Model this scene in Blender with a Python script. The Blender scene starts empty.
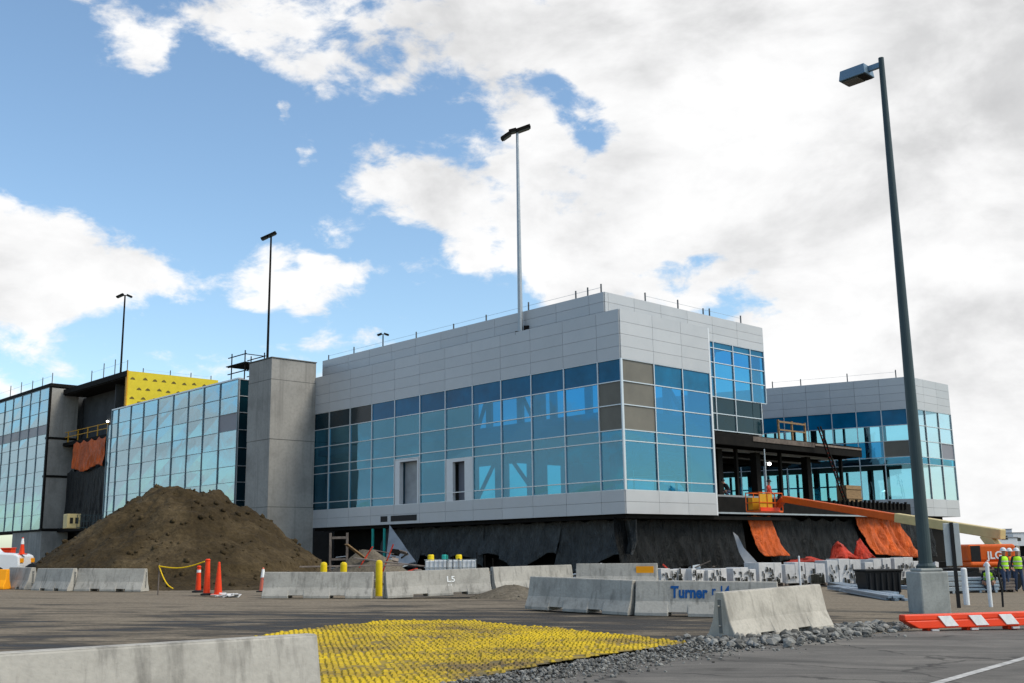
import bpy, bmesh, math, random
from mathutils import Vector, Matrix, noise
random.seed(7)
R = math.radians
S = bpy.context.scene
COL = S.collection

# ------------------------------------------------------------------ camera
F, PITCH, ROLL, CAMZ = 1060.0, R(11.165), R(0.86), 1.6
cp, sp = math.cos(PITCH), math.sin(PITCH)
cr, sr = math.cos(ROLL), math.sin(ROLL)
RX, UP, FW = Vector((1, 0, 0)), Vector((0, -sp, cp)), Vector((0, cp, sp))
AX, AY = RX * cr - UP * sr, RX * sr + UP * cr
EYE = Vector((0, 0, CAMZ))
cam = bpy.data.cameras.new('camera')
cam.lens = F / 1024 * 36; cam.sensor_width = 36; cam.clip_start = .1; cam.clip_end = 9000
co = bpy.data.objects.new('camera', cam); COL.objects.link(co)
m = Matrix((AX, AY, -FW)).transposed().to_4x4(); m.translation = EYE
co.matrix_world = m; S.camera = co

def ray(px, py):
    return FW + AX * ((px - 512) / F) + AY * ((341.5 - py) / F)
def at(px, py, Y):
    r = ray(px, py); return EYE + r * (Y / r.y)
def G(x, y):
    z = .1 - .018 * max(-30, min(30, x))
    z -= .0095 * max(0, min(40, y - 30)) * max(0, min(1, (x - 6) / 10))
    return z
def gd(px, py):
    r = ray(px, py); z = 0
    for _ in range(40):
        t = (z - CAMZ) / r.z; p = EYE + r * t; z = G(p.x, p.y)
    return Vector((p.x, p.y, z))

# terminal frame: local x runs along the right facade, y along the left facade
AZ = R(-43.44)
Ad = Vector((math.sin(AZ), math.cos(AZ), 0)); Bd = Vector((math.cos(AZ), -math.sin(AZ), 0))
O = Vector((6.224, 60.0, 0)); ROTZ = R(43.44)
def LW(x, y, z=0): return O + Bd * x + Ad * y + Vector((0, 0, z))
def onright(px, py, y0=0):
    r = ray(px, py); t = ((O - EYE).dot(Ad) + y0) / r.dot(Ad); p = EYE + r * t
    return (p - O).dot(Bd), p.z
def onleft(px, py, x0=0):
    r = ray(px, py); t = ((O - EYE).dot(Bd) + x0) / r.dot(Bd); p = EYE + r * t
    return (p - O).dot(Ad), p.z

# ------------------------------------------------------------------ materials
def nodes(name):
    mt = bpy.data.materials.new(name); mt.use_nodes = True
    nt = mt.node_tree; nt.nodes.clear()
    out = nt.nodes.new('ShaderNodeOutputMaterial')
    return mt, nt, out
def N(nt, t, **k):
    n = nt.nodes.new(t)
    for a, v in k.items():
        if a in n.inputs: n.inputs[a].default_value = v
        else: setattr(n, a, v)
    return n
def L(nt, a, b): nt.links.new(a, b)
def coords(nt, scale=(1, 1, 1), rnd=True):
    tc = N(nt, 'ShaderNodeTexCoord')
    mp = N(nt, 'ShaderNodeMapping'); mp.inputs['Scale'].default_value = scale
    L(nt, tc.outputs['Object'], mp.inputs['Vector'])
    if rnd:
        oi = N(nt, 'ShaderNodeObjectInfo'); mu = N(nt, 'ShaderNodeMath', operation='MULTIPLY'); mu.inputs[1].default_value = 37.
        L(nt, oi.outputs['Random'], mu.inputs[0])
        cb = N(nt, 'ShaderNodeCombineXYZ')
        for i in range(3): L(nt, mu.outputs[0], cb.inputs[i])
        L(nt, cb.outputs[0], mp.inputs['Location'])
    return mp.outputs[0]
def noise_n(nt, vec, scale, detail=6, rough=.6, dist=0):
    n = N(nt, 'ShaderNodeTexNoise'); n.inputs['Scale'].default_value = scale
    n.inputs['Detail'].default_value = detail; n.inputs['Roughness'].default_value = rough; n.inputs['Distortion'].default_value = dist
    L(nt, vec, n.inputs['Vector']); return n.outputs['Fac']
def ramp(nt, fac, stops, interp='LINEAR'):
    r = N(nt, 'ShaderNodeValToRGB'); r.color_ramp.interpolation = interp
    e = r.color_ramp.elements
    while len(e) < len(stops): e.new(.5)
    for i, (p, c) in enumerate(stops):
        e[i].position = p; e[i].color = (c[0], c[1], c[2], 1) if hasattr(c, '__len__') else (c, c, c, 1)
    L(nt, fac, r.inputs[0]); return r.outputs[0]
def mixc(nt, f, a, b, mode='MIX'):
    mx = N(nt, 'ShaderNodeMix', data_type='RGBA', blend_type=mode)
    for sock, v in ((mx.inputs[0], f), (mx.inputs[6], a), (mx.inputs[7], b)):
        if hasattr(v, 'is_linked'): L(nt, v, sock)
        elif hasattr(v, '__len__'): sock.default_value = (v[0], v[1], v[2], 1)
        else: sock.default_value = v
    return mx.outputs[2]
def math_n(nt, op, a, b=None, c=None, clamp=False):
    n = N(nt, 'ShaderNodeMath', operation=op); n.use_clamp = clamp
    for i, v in enumerate((a, b, c)):
        if v is None: continue
        if hasattr(v, 'is_linked'): L(nt, v, n.inputs[i])
        else: n.inputs[i].default_value = v
    return n.outputs[0]
def bump(nt, h, strength, dist=.02):
    b = N(nt, 'ShaderNodeBump'); b.inputs['Strength'].default_value = strength; b.inputs['Distance'].default_value = dist
    L(nt, h, b.inputs['Height']); return b.outputs[0]
def principled(nt, out, col, rough, metal=0, nrm=None, spec=.18):
    p = N(nt, 'ShaderNodeBsdfPrincipled'); p.inputs['Specular IOR Level'].default_value = spec
    for k, v in (('Base Color', col), ('Roughness', rough), ('Metallic', metal)):
        if hasattr(v, 'is_linked'): L(nt, v, p.inputs[k])
        elif hasattr(v, '__len__'): p.inputs[k].default_value = (v[0], v[1], v[2], 1)
        else: p.inputs[k].default_value = v
    if nrm is not None: L(nt, nrm, p.inputs['Normal'])
    L(nt, p.outputs[0], out.inputs[0]); return p
MATS = {}
def simple(name, col, rough=.6, metal=0, var=.18, scale=3., bmp=.15, scl=(1, 1, 1), island=0., spec=.2):
    mt, nt, out = nodes(name); v = coords(nt, scl)
    n = noise_n(nt, v, scale, 7, .65)
    c = ramp(nt, n, [(.3, [k * (1 - var) for k in col]), (.7, [min(1, k * (1 + var)) for k in col])])
    if island:
        g = N(nt, 'ShaderNodeNewGeometry')
        f = math_n(nt, 'MULTIPLY_ADD', g.outputs['Random Per Island'], island * 2, 1 - island)
        cb = N(nt, 'ShaderNodeCombineXYZ')
        for i in range(3): L(nt, f, cb.inputs[i])
        c = mixc(nt, 1., c, cb.outputs[0], 'MULTIPLY')
    rr = math_n(nt, 'MULTIPLY_ADD', n, .25, rough - .12, clamp=True)
    principled(nt, out, c, rr, metal, bump(nt, noise_n(nt, v, scale * 9, 4), bmp, .01) if bmp else None, spec)
    MATS[name] = mt; return mt

simple('cladding', (.47, .475, .48), .42, .25, .06, .5, .02, island=.035)
simple('white_metal', (.62, .63, .64), .4, .2, .05, 2, .03)
simple('mullion', (.55, .58, .60), .35, .5, .05, 2, 0)
simple('mullion_mid', (.20, .25, .28), .35, .4, .05, 2, 0)
simple('mullion_dark', (.10, .12, .13), .4, .4, .05, 2, 0)
simple('steel_dark', (.011, .010, .009), .7, 0, .4, 2, .1, spec=.06)
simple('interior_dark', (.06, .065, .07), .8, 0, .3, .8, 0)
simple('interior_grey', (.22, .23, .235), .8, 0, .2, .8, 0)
simple('brace_steel', (.10, .11, .12), .6, .2, .2, 2, 0)
simple('spandrel', (.001, .115, .235), .14, 0, .3, .5, 0, spec=.22)
simple('spandrel_dark', (.002, .020, .030), .14, 0, .3, .5, 0, spec=.25)
simple('board', (.15, .14, .115), .35, 0, .15, .6, 0)
simple('grey_film', (.19, .19, .22), .3, 0, .06, .5, 0)
simple('roof_grey', (.22, .22, .22), .8, 0, .2, .6, .1)
simple('galvanised', (.36, .39, .41), .45, .6, .12, 3, .05)
simple('pole_paint', (.048, .068, .072), .4, .3, .12, 1.5, .04)
simple('lamp_housing', (.16, .24, .31), .4, .4, .1, 3, .03)
simple('lamp_lens', (.05, .06, .05), .15, 0, .1, 3, 0)
simple('black_tarp', (.006, .0075, .008), .5, 0, .35, .8, .6, spec=.10)
simple('grey_tarp', (.046, .050, .050), .5, 0, .5, .5, .6, spec=.16)
simple('plastic_sheet', (.30, .31, .32), .35, 0, .25, .7, .3)
simple('orange_tarp', (.62, .115, .012), .5, 0, .25, .8, .4)
simple('red_tarp', (.50, .035, .012), .5, 0, .2, .8, .4)
simple('safety_orange', (.74, .050, .010), .4, 0, .12, 3, .05)
simple('faded_orange', (.62, .16, .10), .5, 0, .12, 3, .05)
simple('white_plastic', (.66, .67, .68), .4, 0, .1, 2, .05)
simple('bollard_yellow', (.72, .52, .01), .4, 0, .12, 3, .05)
simple('lift_orange', (.62, .10, .012), .4, 0, .15, 2, .05)
simple('lift_tan', (.58, .46, .22), .45, 0, .12, 2, .05)
simple('basket_yellow', (.55, .28, .015), .5, 0, .2, 3, .05)
simple('rubber', (.02, .02, .02), .8, 0, .2, 6, .2)
simple('sign_back', (.42, .44, .44), .45, .5, .1, 3, .03)
simple('amber', (.90, .35, .01), .3, 0, .05, 3, 0)
simple('blue_paint', (.008, .075, .24), .6, 0, .25, 14, 0)
simple('white_paint', (.75, .75, .73), .7, 0, .12, 9, 0)
simple('worn_line', (.40, .39, .37), .8, 0, .45, 5, 0)
simple('teal_paint', (.02, .30, .26), .5, 0, .1, 3, 0)
simple('wood', (.24, .155, .08), .8, 0, .3, 3, .2, (1, 1, 6))
simple('old_wood', (.16, .13, .11), .85, 0, .4, 3, .2, island=.4)
simple('stud_metal', (.27, .33, .39), .4, .5, .2, 2, .05, island=.2)
simple('bin_black', (.012, .012, .013), .5, 0, .3, 3, .1)
simple('hivis', (.42, .80, .03), .6, 0, .1, 6, .1)
simple('hivis_orange', (.80, .18, .02), .6, 0, .1, 6, .1)
simple('skin', (.36, .20, .14), .6, 0, .08, 8, 0)
simple('denim', (.05, .07, .12), .85, 0, .2, 9, .1)
simple('dark_cloth', (.025, .027, .035), .85, 0, .2, 9, .1)
simple('truck_white', (.70, .71, .72), .25, 0, .04, 2, 0, spec=.5)
simple('dark_glass', (.012, .016, .018), .08, 0, .1, 2, 0, spec=.5)
simple('trailer_grey', (.42, .46, .52), .5, 0, .06, 1, .03)
simple('yellow_rope', (.75, .48, .01), .6, 0, .1, 20, 0)
simple('sheathing', (.62, .49, .03), .55, 0, .08, 2, .05)
simple('print_and_opening', (.13, .10, .02), .6, 0, .3, 4, 0)
simple('print_black', (.02, .02, .015), .6, 0, .1, 4, 0)
simple('rag_white', (.52, .51, .50), .8, 0, .15, 5, .2)
simple('rubble', (.165, .162, .150), .95, 0, .35, 9, .4, island=.65, spec=.1)

def concrete(name, col, scale=1., streak=.35, bmp=.25):
    mt, nt, out = nodes(name); v = coords(nt)
    a = noise_n(nt, v, .9 * scale, 8, .65, .4); b = noise_n(nt, v, 14 * scale, 5, .6)
    vs = coords(nt, (3.5 * scale, 3.5 * scale, .18 * scale)); s = noise_n(nt, vs, 1.6, 5, .6)
    c = ramp(nt, a, [(.30, [k * .66 for k in col]), (.5, col), (.72, [min(1, k * 1.18) for k in col])])
    c = mixc(nt, ramp(nt, s, [(.52, 0), (.72, streak)]), c, [k * .38 for k in col])
    c = mixc(nt, ramp(nt, b, [(.35, .22), (.55, 0)]), c, [k * .55 for k in col])
    # darker grime low on the piece, its upper edge broken by noise
    vo = N(nt, 'ShaderNodeTexVoronoi'); vo.inputs['Scale'].default_value = 11 * scale; L(nt, v, vo.inputs['Vector'])
    c = mixc(nt, ramp(nt, vo.outputs['Distance'], [(.0, .55), (.09, 0)]), c, [k * .45 for k in col])
    principled(nt, out, c, .85, 0, bump(nt, math_n(nt, 'ADD', b, math_n(nt, 'MULTIPLY', a, 2.)), bmp, .02))
    MATS[name] = mt
concrete('concrete_barrier', (.375, .355, .315), 1.3, .75, .3)
concrete('concrete_tan', (.43, .40, .345), 1.3, .55, .3)
concrete('concrete_wall', (.30, .29, .268), .35, .45, .12)
concrete('concrete_wall_dark', (.15, .15, .14), .35, .4, .12)
concrete('concrete_base', (.33, .34, .32), 1.2, .3, .2)

def glass(name, tint, gtint, refl, wav=.012):
    mt, nt, out = nodes(name)
    tc = N(nt, 'ShaderNodeTexCoord')
    nn = noise_n(nt, tc.outputs['Object'], .55, 2, .5)
    nb = bump(nt, nn, wav * 10, .06)
    lw = N(nt, 'ShaderNodeLayerWeight'); lw.inputs['Blend'].default_value = .5
    f = math_n(nt, 'MULTIPLY_ADD', math_n(nt, 'POWER', lw.outputs['Facing'], 4.), 1 - refl, refl, clamp=True)
    t = N(nt, 'ShaderNodeBsdfTransparent'); t.inputs[0].default_value = (*tint, 1)
    g = N(nt, 'ShaderNodeBsdfGlossy'); g.inputs[0].default_value = (*gtint, 1); g.inputs['Roughness'].default_value = .015
    L(nt, nb, g.inputs['Normal'])
    mx = N(nt, 'ShaderNodeMixShader'); L(nt, f, mx.inputs[0]); L(nt, t.outputs[0], mx.inputs[1]); L(nt, g.outputs[0], mx.inputs[2])
    L(nt, mx.outputs[0], out.inputs[0]); MATS[name] = mt
glass('glass', (.16, .52, .66), (.32, .70, .92), .19)
glass('glass_blue', (.09, .42, .60), (.24, .62, .92), .20)
glass('glass_clear', (.50, .80, .88), (.60, .86, 1.), .12)
glass('glass_mirror', (.25, .50, .55), (.56, .76, .86), .44)
glass('glass_pale', (.66, .80, .83), (.74, .86, .92), .16)

def tarpmat(name, col, spec, strength):
    mt, nt, out = nodes(name); v = coords(nt, (1, 1, .55))
    a = noise_n(nt, v, 1.1, 6, .6, .6); r1 = noise_n(nt, v, 2.6, 5, .6, 1.2); r2 = noise_n(nt, v, 7, 4, .6, .8)
    ridge = math_n(nt, 'ABSOLUTE', math_n(nt, 'MULTIPLY_ADD', r1, 2, -1)); ridge2 = math_n(nt, 'ABSOLUTE', math_n(nt, 'MULTIPLY_ADD', r2, 2, -1))
    h = math_n(nt, 'ADD', ridge, math_n(nt, 'MULTIPLY', ridge2, .4))
    c = ramp(nt, a, [(.3, [k * .6 for k in col]), (.55, col), (.75, [min(1, k * 1.7) for k in col])])
    principled(nt, out, c, .42, 0, bump(nt, h, strength, .16), spec); MATS[name] = mt
tarpmat('black_tarp', (.0065, .0075, .008), .16, .9); tarpmat('grey_tarp', (.060, .063, .062), .3, 1.)
tarpmat('orange_tarp', (.58, .100, .011), .25, .9); tarpmat('red_tarp', (.50, .035, .012), .25, .9)
def blotch():
    mt, nt, out = nodes('printed_wrap'); v = coords(nt, (1, 1, 1))
    n = noise_n(nt, v, 2.6, 3, .55, .6); w = noise_n(nt, v, 6.5, 2, .5)
    k = math_n(nt, 'ADD', n, math_n(nt, 'MULTIPLY', w, .5))
    c = ramp(nt, k, [(.80, (.66, .66, .67)), (.82, (.012, .012, .014))])
    principled(nt, out, c, .5, 0, bump(nt, w, .4, .03)); MATS['printed_wrap'] = mt
blotch()

def dirt(name, cols, scale=.8, bmp=.8, bscale=14):
    mt, nt, out = nodes(name); v = coords(nt, rnd=False)
    a = noise_n(nt, v, scale, 8, .65, .3); b = noise_n(nt, v, bscale, 8, .7)
    c = ramp(nt, a, [(.3, cols[0]), (.5, cols[1]), (.72, cols[2])])
    c = mixc(nt, ramp(nt, b, [(.4, .5), (.62, 0)]), c, [k * .45 for k in cols[0]])
    principled(nt, out, c, .95, 0, bump(nt, math_n(nt, 'ADD', b, noise_n(nt, v, bscale * .3, 6, .6)), bmp, .08)); MATS[name] = mt
dirt('dirt', ((.026, .0175, .0075), (.058, .040, .018), (.122, .088, .046)), .5, .9, 7)
dirt('tan_dirt', ((.10, .085, .065), (.16, .135, .10), (.22, .19, .145)), .8, .6, 9)

def ground_mat():
    mt, nt, out = nodes('site_ground')
    tc = N(nt, 'ShaderNodeTexCoord'); P = tc.outputs['Object']
    mp = N(nt, 'ShaderNodeMapping'); mp.inputs['Scale'].default_value = (.26, .75, 1); mp.inputs['Rotation'].default_value = (0, 0, R(8)); L(nt, P, mp.inputs[0])
    st = noise_n(nt, mp.outputs[0], 1.6, 8, .62, .5)            # long smears of dust along the haul road
    big = noise_n(nt, P, .09, 4, .5); mid = noise_n(nt, P, .9, 8, .65); fine = noise_n(nt, P, 11, 6, .7)
    sep = N(nt, 'ShaderNodeSeparateXYZ'); L(nt, P, sep.inputs[0])
    # dust thickens towards the barrier line (y about 26 to 45) and on the trailing left
    yy = N(nt, 'ShaderNodeMapRange', interpolation_type='SMOOTHSTEP'); L(nt, sep.outputs[1], yy.inputs[0])
    yy.inputs[1].default_value = 25; yy.inputs[2].default_value = 32
    xx = N(nt, 'ShaderNodeMapRange', interpolation_type='SMOOTHSTEP'); L(nt, sep.outputs[0], xx.inputs[0])
    xx.inputs[1].default_value = 4.5; xx.inputs[2].default_value = 9
    xl = N(nt, 'ShaderNodeMapRange', interpolation_type='SMOOTHSTEP'); L(nt, sep.outputs[0], xl.inputs[0])
    xl.inputs[1].default_value = -1; xl.inputs[2].default_value = -9; 
    d = math_n(nt, 'MULTIPLY', yy.outputs[0], .62)
    d = math_n(nt, 'MULTIPLY_ADD', xx.outputs[0], .85, d)
    d = math_n(nt, 'MULTIPLY_ADD', xl.outputs[0], .42, d)
    d = math_n(nt, 'ADD', d, math_n(nt, 'MULTIPLY_ADD', st, 4.2, -2.1))
    d = math_n(nt, 'ADD', d, math_n(nt, 'MULTIPLY_ADD', mid, 1.0, -.42), clamp=True)
    mt_ = N(nt, 'ShaderNodeMapping'); mt_.inputs['Scale'].default_value = (.035, 1.6, 1); mt_.inputs['Rotation'].default_value = (0, 0, R(-5)); L(nt, P, mt_.inputs[0])
    trk = noise_n(nt, mt_.outputs[0], 1.3, 3, .5, .2)             # wheel tracks along the haul road
    d = math_n(nt, 'ADD', d, math_n(nt, 'MULTIPLY_ADD', trk, 1.6, -.72))
    c = ramp(nt, d, [(.05, (.028, .024, .019)), (.3, (.064, .053, .041)), (.6, (.132, .109, .080)), (1., (.22, .18, .13))])
    c = mixc(nt, ramp(nt, fine, [(.38, .45), (.6, 0)]), c, (.03, .028, .025))
    principled(nt, out, c, ramp(nt, d, [(0, .55), (.5, .95)]), 0, bump(nt, math_n(nt, 'ADD', fine, math_n(nt, 'MULTIPLY', mid, 2.5)), .45, .05)); MATS['site_ground'] = mt
ground_mat()
def road_mat():
    mt, nt, out = nodes('asphalt_road')
    tc = N(nt, 'ShaderNodeTexCoord'); P = tc.outputs['Object']
    mp = N(nt, 'ShaderNodeMapping'); mp.inputs['Rotation'].default_value = (0, 0, R(-24)); mp.inputs['Scale'].default_value = (.2, .8, 1); L(nt, P, mp.inputs[0])
    st = noise_n(nt, mp.outputs[0], 1.5, 9, .65, .8); fine = noise_n(nt, P, 60, 4, .7); mid = noise_n(nt, P, .7, 7, .6)
    k = math_n(nt, 'ADD', math_n(nt, 'MULTIPLY', st, .7), math_n(nt, 'MULTIPLY', mid, .3))
    c = ramp(nt, k, [(.38, (.085, .079, .070)), (.5, (.140, .129, .115)), (.62, (.20, .183, .160))])
    c = mixc(nt, ramp(nt, fine, [(.35, .5), (.55, 0)]), c, (.045, .045, .045))
    vo = N(nt, 'ShaderNodeTexNoise'); vo.inputs['Scale'].default_value = .55; vo.inputs['Detail'].default_value = 3; L(nt, mp.outputs[0], vo.inputs['Vector'])
    c = mixc(nt, ramp(nt, vo.outputs['Fac'], [(.66, 0), (.72, .6)]), c, (.045, .04, .036))
    wv = N(nt, 'ShaderNodeVectorMath', operation='ADD'); L(nt, P, wv.inputs[0]); wn2 = N(nt, 'ShaderNodeTexNoise'); wn2.inputs['Scale'].default_value = 1.3; wn2.inputs['Detail'].default_value = 5
    L(nt, P, wn2.inputs['Vector']); L(nt, wn2.outputs['Color'], wv.inputs[1])
    cr_ = N(nt, 'ShaderNodeTexVoronoi', feature='DISTANCE_TO_EDGE'); cr_.inputs['Scale'].default_value = .34; L(nt, wv.outputs[0], cr_.inputs['Vector'])
    c = mixc(nt, ramp(nt, cr_.outputs['Distance'], [(.0, .75), (.008, .5), (.016, 0)]), c, (.03, .028, .026))       # cracks
    sp_ = N(nt, 'ShaderNodeTexVoronoi'); sp_.inputs['Scale'].default_value = .9; L(nt, wv.outputs[0], sp_.inputs['Vector'])
    c = mixc(nt, ramp(nt, sp_.outputs['Distance'], [(.05, .45), (.16, 0)]), c, (.05, .045, .04))                     # oil spots
    principled(nt, out, c, .85, 0, bump(nt, fine, .35, .01)); MATS['asphalt_road'] = mt
road_mat()
def mat_mat():
    for nm, cols in (('cleat_yellow', ((.15, .105, .045), (.38, .265, .018), (.56, .395, .008))), ('cleat_base', ((.095, .074, .045), (.20, .145, .034), (.38, .265, .014)))):
        mt, nt, out = nodes(nm); tc = N(nt, 'ShaderNodeTexCoord'); v = tc.outputs['Object']
        a = noise_n(nt, v, .42, 9, .72, .6); b = noise_n(nt, v, 6, 5, .65)
        mp = N(nt, 'ShaderNodeMapping'); mp.inputs['Rotation'].default_value = (0, 0, R(24)); mp.inputs['Scale'].default_value = (.12, 1.5, 1); L(nt, v, mp.inputs[0])
        t = noise_n(nt, mp.outputs[0], 1.1, 4, .6)              # muddy wheel tracks along the way of travel
        k = math_n(nt, 'ADD', math_n(nt, 'MULTIPLY', a, .6), math_n(nt, 'ADD', math_n(nt, 'MULTIPLY', b, .2), math_n(nt, 'MULTIPLY', t, .3)))
        c = ramp(nt, k, [(.44, cols[0]), (.54, cols[1]), (.64, cols[2])])
        principled(nt, out, c, .6, 0, bump(nt, b, .3, .015)); MATS[nm] = mt
mat_mat()
def emit(name, col, s):
    mt, nt, out = nodes(name); e = N(nt, 'ShaderNodeEmission'); e.inputs[0].default_value = (*col, 1); e.inputs[1].default_value = s
    L(nt, e.outputs[0], out.inputs[0]); MATS[name] = mt
emit('bulb_lit', (1, .97, .9), 6)

# ------------------------------------------------------------------ mesh builder
class MB:
    def __init__(s): s.v, s.f, s.m = [], [], []
    def add(s, vs, fs, mi=0):
        b = len(s.v); s.v += [tuple(v) for v in vs]
        for f in fs: s.f.append([b + i for i in f]); s.m.append(mi)
    def hexa(s, p, mi=0):      # p: 4 bottom, 4 top, same winding
        s.add(p, [(3, 2, 1, 0), (4, 5, 6, 7), (0, 1, 5, 4), (1, 2, 6, 5), (2, 3, 7, 6), (3, 0, 4, 7)], mi)
    def box(s, x0, x1, y0, y1, z0, z1, mi=0):
        s.hexa([(x0, y0, z0), (x1, y0, z0), (x1, y1, z0), (x0, y1, z0), (x0, y0, z1), (x1, y0, z1), (x1, y1, z1), (x0, y1, z1)], mi)
    def cbox(s, c, size, M=None, mi=0):
        M = M or Matrix.Identity(3); c = Vector(c); a, b, d = [k / 2 for k in size]
        s.hexa([c + M @ Vector(q) for q in ((-a, -b, -d), (a, -b, -d), (a, b, -d), (-a, b, -d), (-a, -b, d), (a, -b, d), (a, b, d), (-a, b, d))], mi)
    def bar(s, p, q, w, h=None, mi=0, up=(0, 0, 1)):
        h = h or w; p, q = Vector(p), Vector(q); d = (q - p).normalized(); up = Vector(up)
        if abs(d.dot(up)) > .98: up = Vector((0, 1, 0))
        a = d.cross(up).normalized(); b = a.cross(d)
        a *= w / 2; b *= h / 2
        s.hexa([p - a - b, p + a - b, p + a + b, p - a + b, q - a - b, q + a - b, q + a + b, q - a + b], mi)
    def tube(s, p, q, r0, r1=None, n=10, mi=0):
        r1 = r0 if r1 is None else r1; p, q = Vector(p), Vector(q); d = (q - p).normalized()
        up = Vector((0, 0, 1)) if abs(d.z) < .95 else Vector((1, 0, 0))
        a = d.cross(up).normalized(); b = a.cross(d)
        vs = []
        for c, r in ((p, r0), (q, r1)):
            for i in range(n):
                t = 2 * math.pi * i / n; vs.append(c + a * math.cos(t) * r + b * math.sin(t) * r)
        fs = [(i, (i + 1) % n, n + (i + 1) % n, n + i) for i in range(n)] + [tuple(range(n - 1, -1, -1)), tuple(range(n, 2 * n))]
        s.add(vs, fs, mi)
    def path(s, pts, r, n=8, mi=0):
        for a, b in zip(pts, pts[1:]): s.tube(a, b, r, r, n, mi)
    def lathe(s, c, prof, n=16, mi=0):
        c = Vector(c); vs = []
        for r, z in prof:
            for i in range(n):
                t = 2 * math.pi * i / n; vs.append(c + Vector((r * math.cos(t), r * math.sin(t), z)))
        fs = []
        for k in range(len(prof) - 1):
            for i in range(n): fs.append((k * n + i, k * n + (i + 1) % n, (k + 1) * n + (i + 1) % n, (k + 1) * n + i))
        fs += [tuple(range(n - 1, -1, -1)), tuple((len(prof) - 1) * n + i for i in range(n))]
        s.add(vs, fs, mi)
    def prism(s, poly, z0, z1, mi=0):
        n = len(poly)
        vs = [(x, y, z0) for x, y in poly] + [(x, y, z1) for x, y in poly]
        s.add(vs, [tuple(range(n - 1, -1, -1)), tuple(range(n, 2 * n))] + [(i, (i + 1) % n, n + (i + 1) % n, n + i) for i in range(n)], mi)
    def build(s, name, mats, parent=None, off=(0, 0, 0), bevel=0, smooth=False, seg=1):
        me = bpy.data.meshes.new(name); off = Vector(off)
        me.from_pydata([Vector(v) - off for v in s.v], [], s.f)
        mats = mats if isinstance(mats, (list, tuple)) else [mats]
        for k in mats: me.materials.append(MATS[k] if isinstance(k, str) else k)
        me.polygons.foreach_set('material_index', s.m)
        bm = bmesh.new(); bm.from_mesh(me)
        bmesh.ops.recalc_face_normals(bm, faces=bm.faces)
        if bevel: bmesh.ops.bevel(bm, geom=[e for e in bm.edges if e.calc_face_angle(0) > .5], offset=bevel, segments=seg, affect='EDGES', profile=.5)
        if smooth:
            for f in bm.faces: f.smooth = True
        bm.to_mesh(me); bm.free()
        o = bpy.data.objects.new(name, me); COL.objects.link(o)
        if parent: o.parent = parent
        return o
def tag(o, label=None, cat=None, group=None, kind=None):
    for k, v in (('label', label), ('category', cat), ('group', group), ('kind', kind)):
        if v: o[k] = v
    return o
def thing(name, label, cat, loc=(0, 0, 0), rz=0, group=None):
    o = bpy.data.objects.new(name, None); COL.objects.link(o); o.empty_display_size = .3
    o.location = loc; o.rotation_euler = (0, 0, rz); return tag(o, label, cat, group)
def place(o, loc, rz=0): o.location = loc; o.rotation_euler = (0, 0, rz); return o
def copy_tree(o, parent=None):
    c = o.copy(); COL.objects.link(c)
    if parent: c.parent = parent
    for ch in o.children: copy_tree(ch, c)
    return c
def RZ(a): return Matrix.Rotation(a, 3, 'Z')

# ------------------------------------------------------------------ world: sky and clouds
def azel(px, py):
    d = ray(px, py).normalized(); return math.degrees(math.atan2(d.x, d.y)), math.degrees(math.asin(d.z))
SUN_AZ, SUN_EL = 112, 50
w = bpy.data.worlds.new('World'); S.world = w; w.use_nodes = True
nt = w.node_tree; nt.nodes.clear(); wo = nt.nodes.new('ShaderNodeOutputWorld')
sky = N(nt, 'ShaderNodeTexSky', sky_type='NISHITA'); sky.sun_disc = False
sky.sun_elevation = R(SUN_EL); sky.sun_rotation = R(SUN_AZ); sky.air_density = 1.0; sky.dust_density = 1.0; sky.ozone_density = .6
tc = N(nt, 'ShaderNodeTexCoord'); D = tc.outputs['Generated']
sx = N(nt, 'ShaderNodeSeparateXYZ'); L(nt, D, sx.inputs[0])
az = math_n(nt, 'MULTIPLY', math_n(nt, 'ARCTAN2', sx.outputs[0], sx.outputs[1]), 180 / math.pi)
el = math_n(nt, 'MULTIPLY', math_n(nt, 'ARCSINE', sx.outputs[2]), 180 / math.pi)
ae = N(nt, 'ShaderNodeCombineXYZ'); L(nt, az, ae.inputs[0]); L(nt, el, ae.inputs[1])
# wobble the lobe coordinates so that no lobe shows its ellipse
wn = N(nt, 'ShaderNodeTexNoise'); wn.inputs['Scale'].default_value = 9; wn.inputs['Detail'].default_value = 5; L(nt, D, wn.inputs['Vector'])
ws = N(nt, 'ShaderNodeVectorMath', operation='SUBTRACT'); L(nt, wn.outputs['Color'], ws.inputs[0]); ws.inputs[1].default_value = (.5, .5, .5)
wm = N(nt, 'ShaderNodeVectorMath', operation='SCALE'); L(nt, ws.outputs[0], wm.inputs[0]); wm.inputs['Scale'].default_value = 6.5
wa = N(nt, 'ShaderNodeVectorMath', operation='ADD'); L(nt, ae.outputs[0], wa.inputs[0]); L(nt, wm.outputs[0], wa.inputs[1])
fl = N(nt, 'ShaderNodeVectorMath', operation='MULTIPLY'); L(nt, wa.outputs[0], fl.inputs[0]); fl.inputs[1].default_value = (1, 1, 0)
AE = fl.outputs[0]
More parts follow.
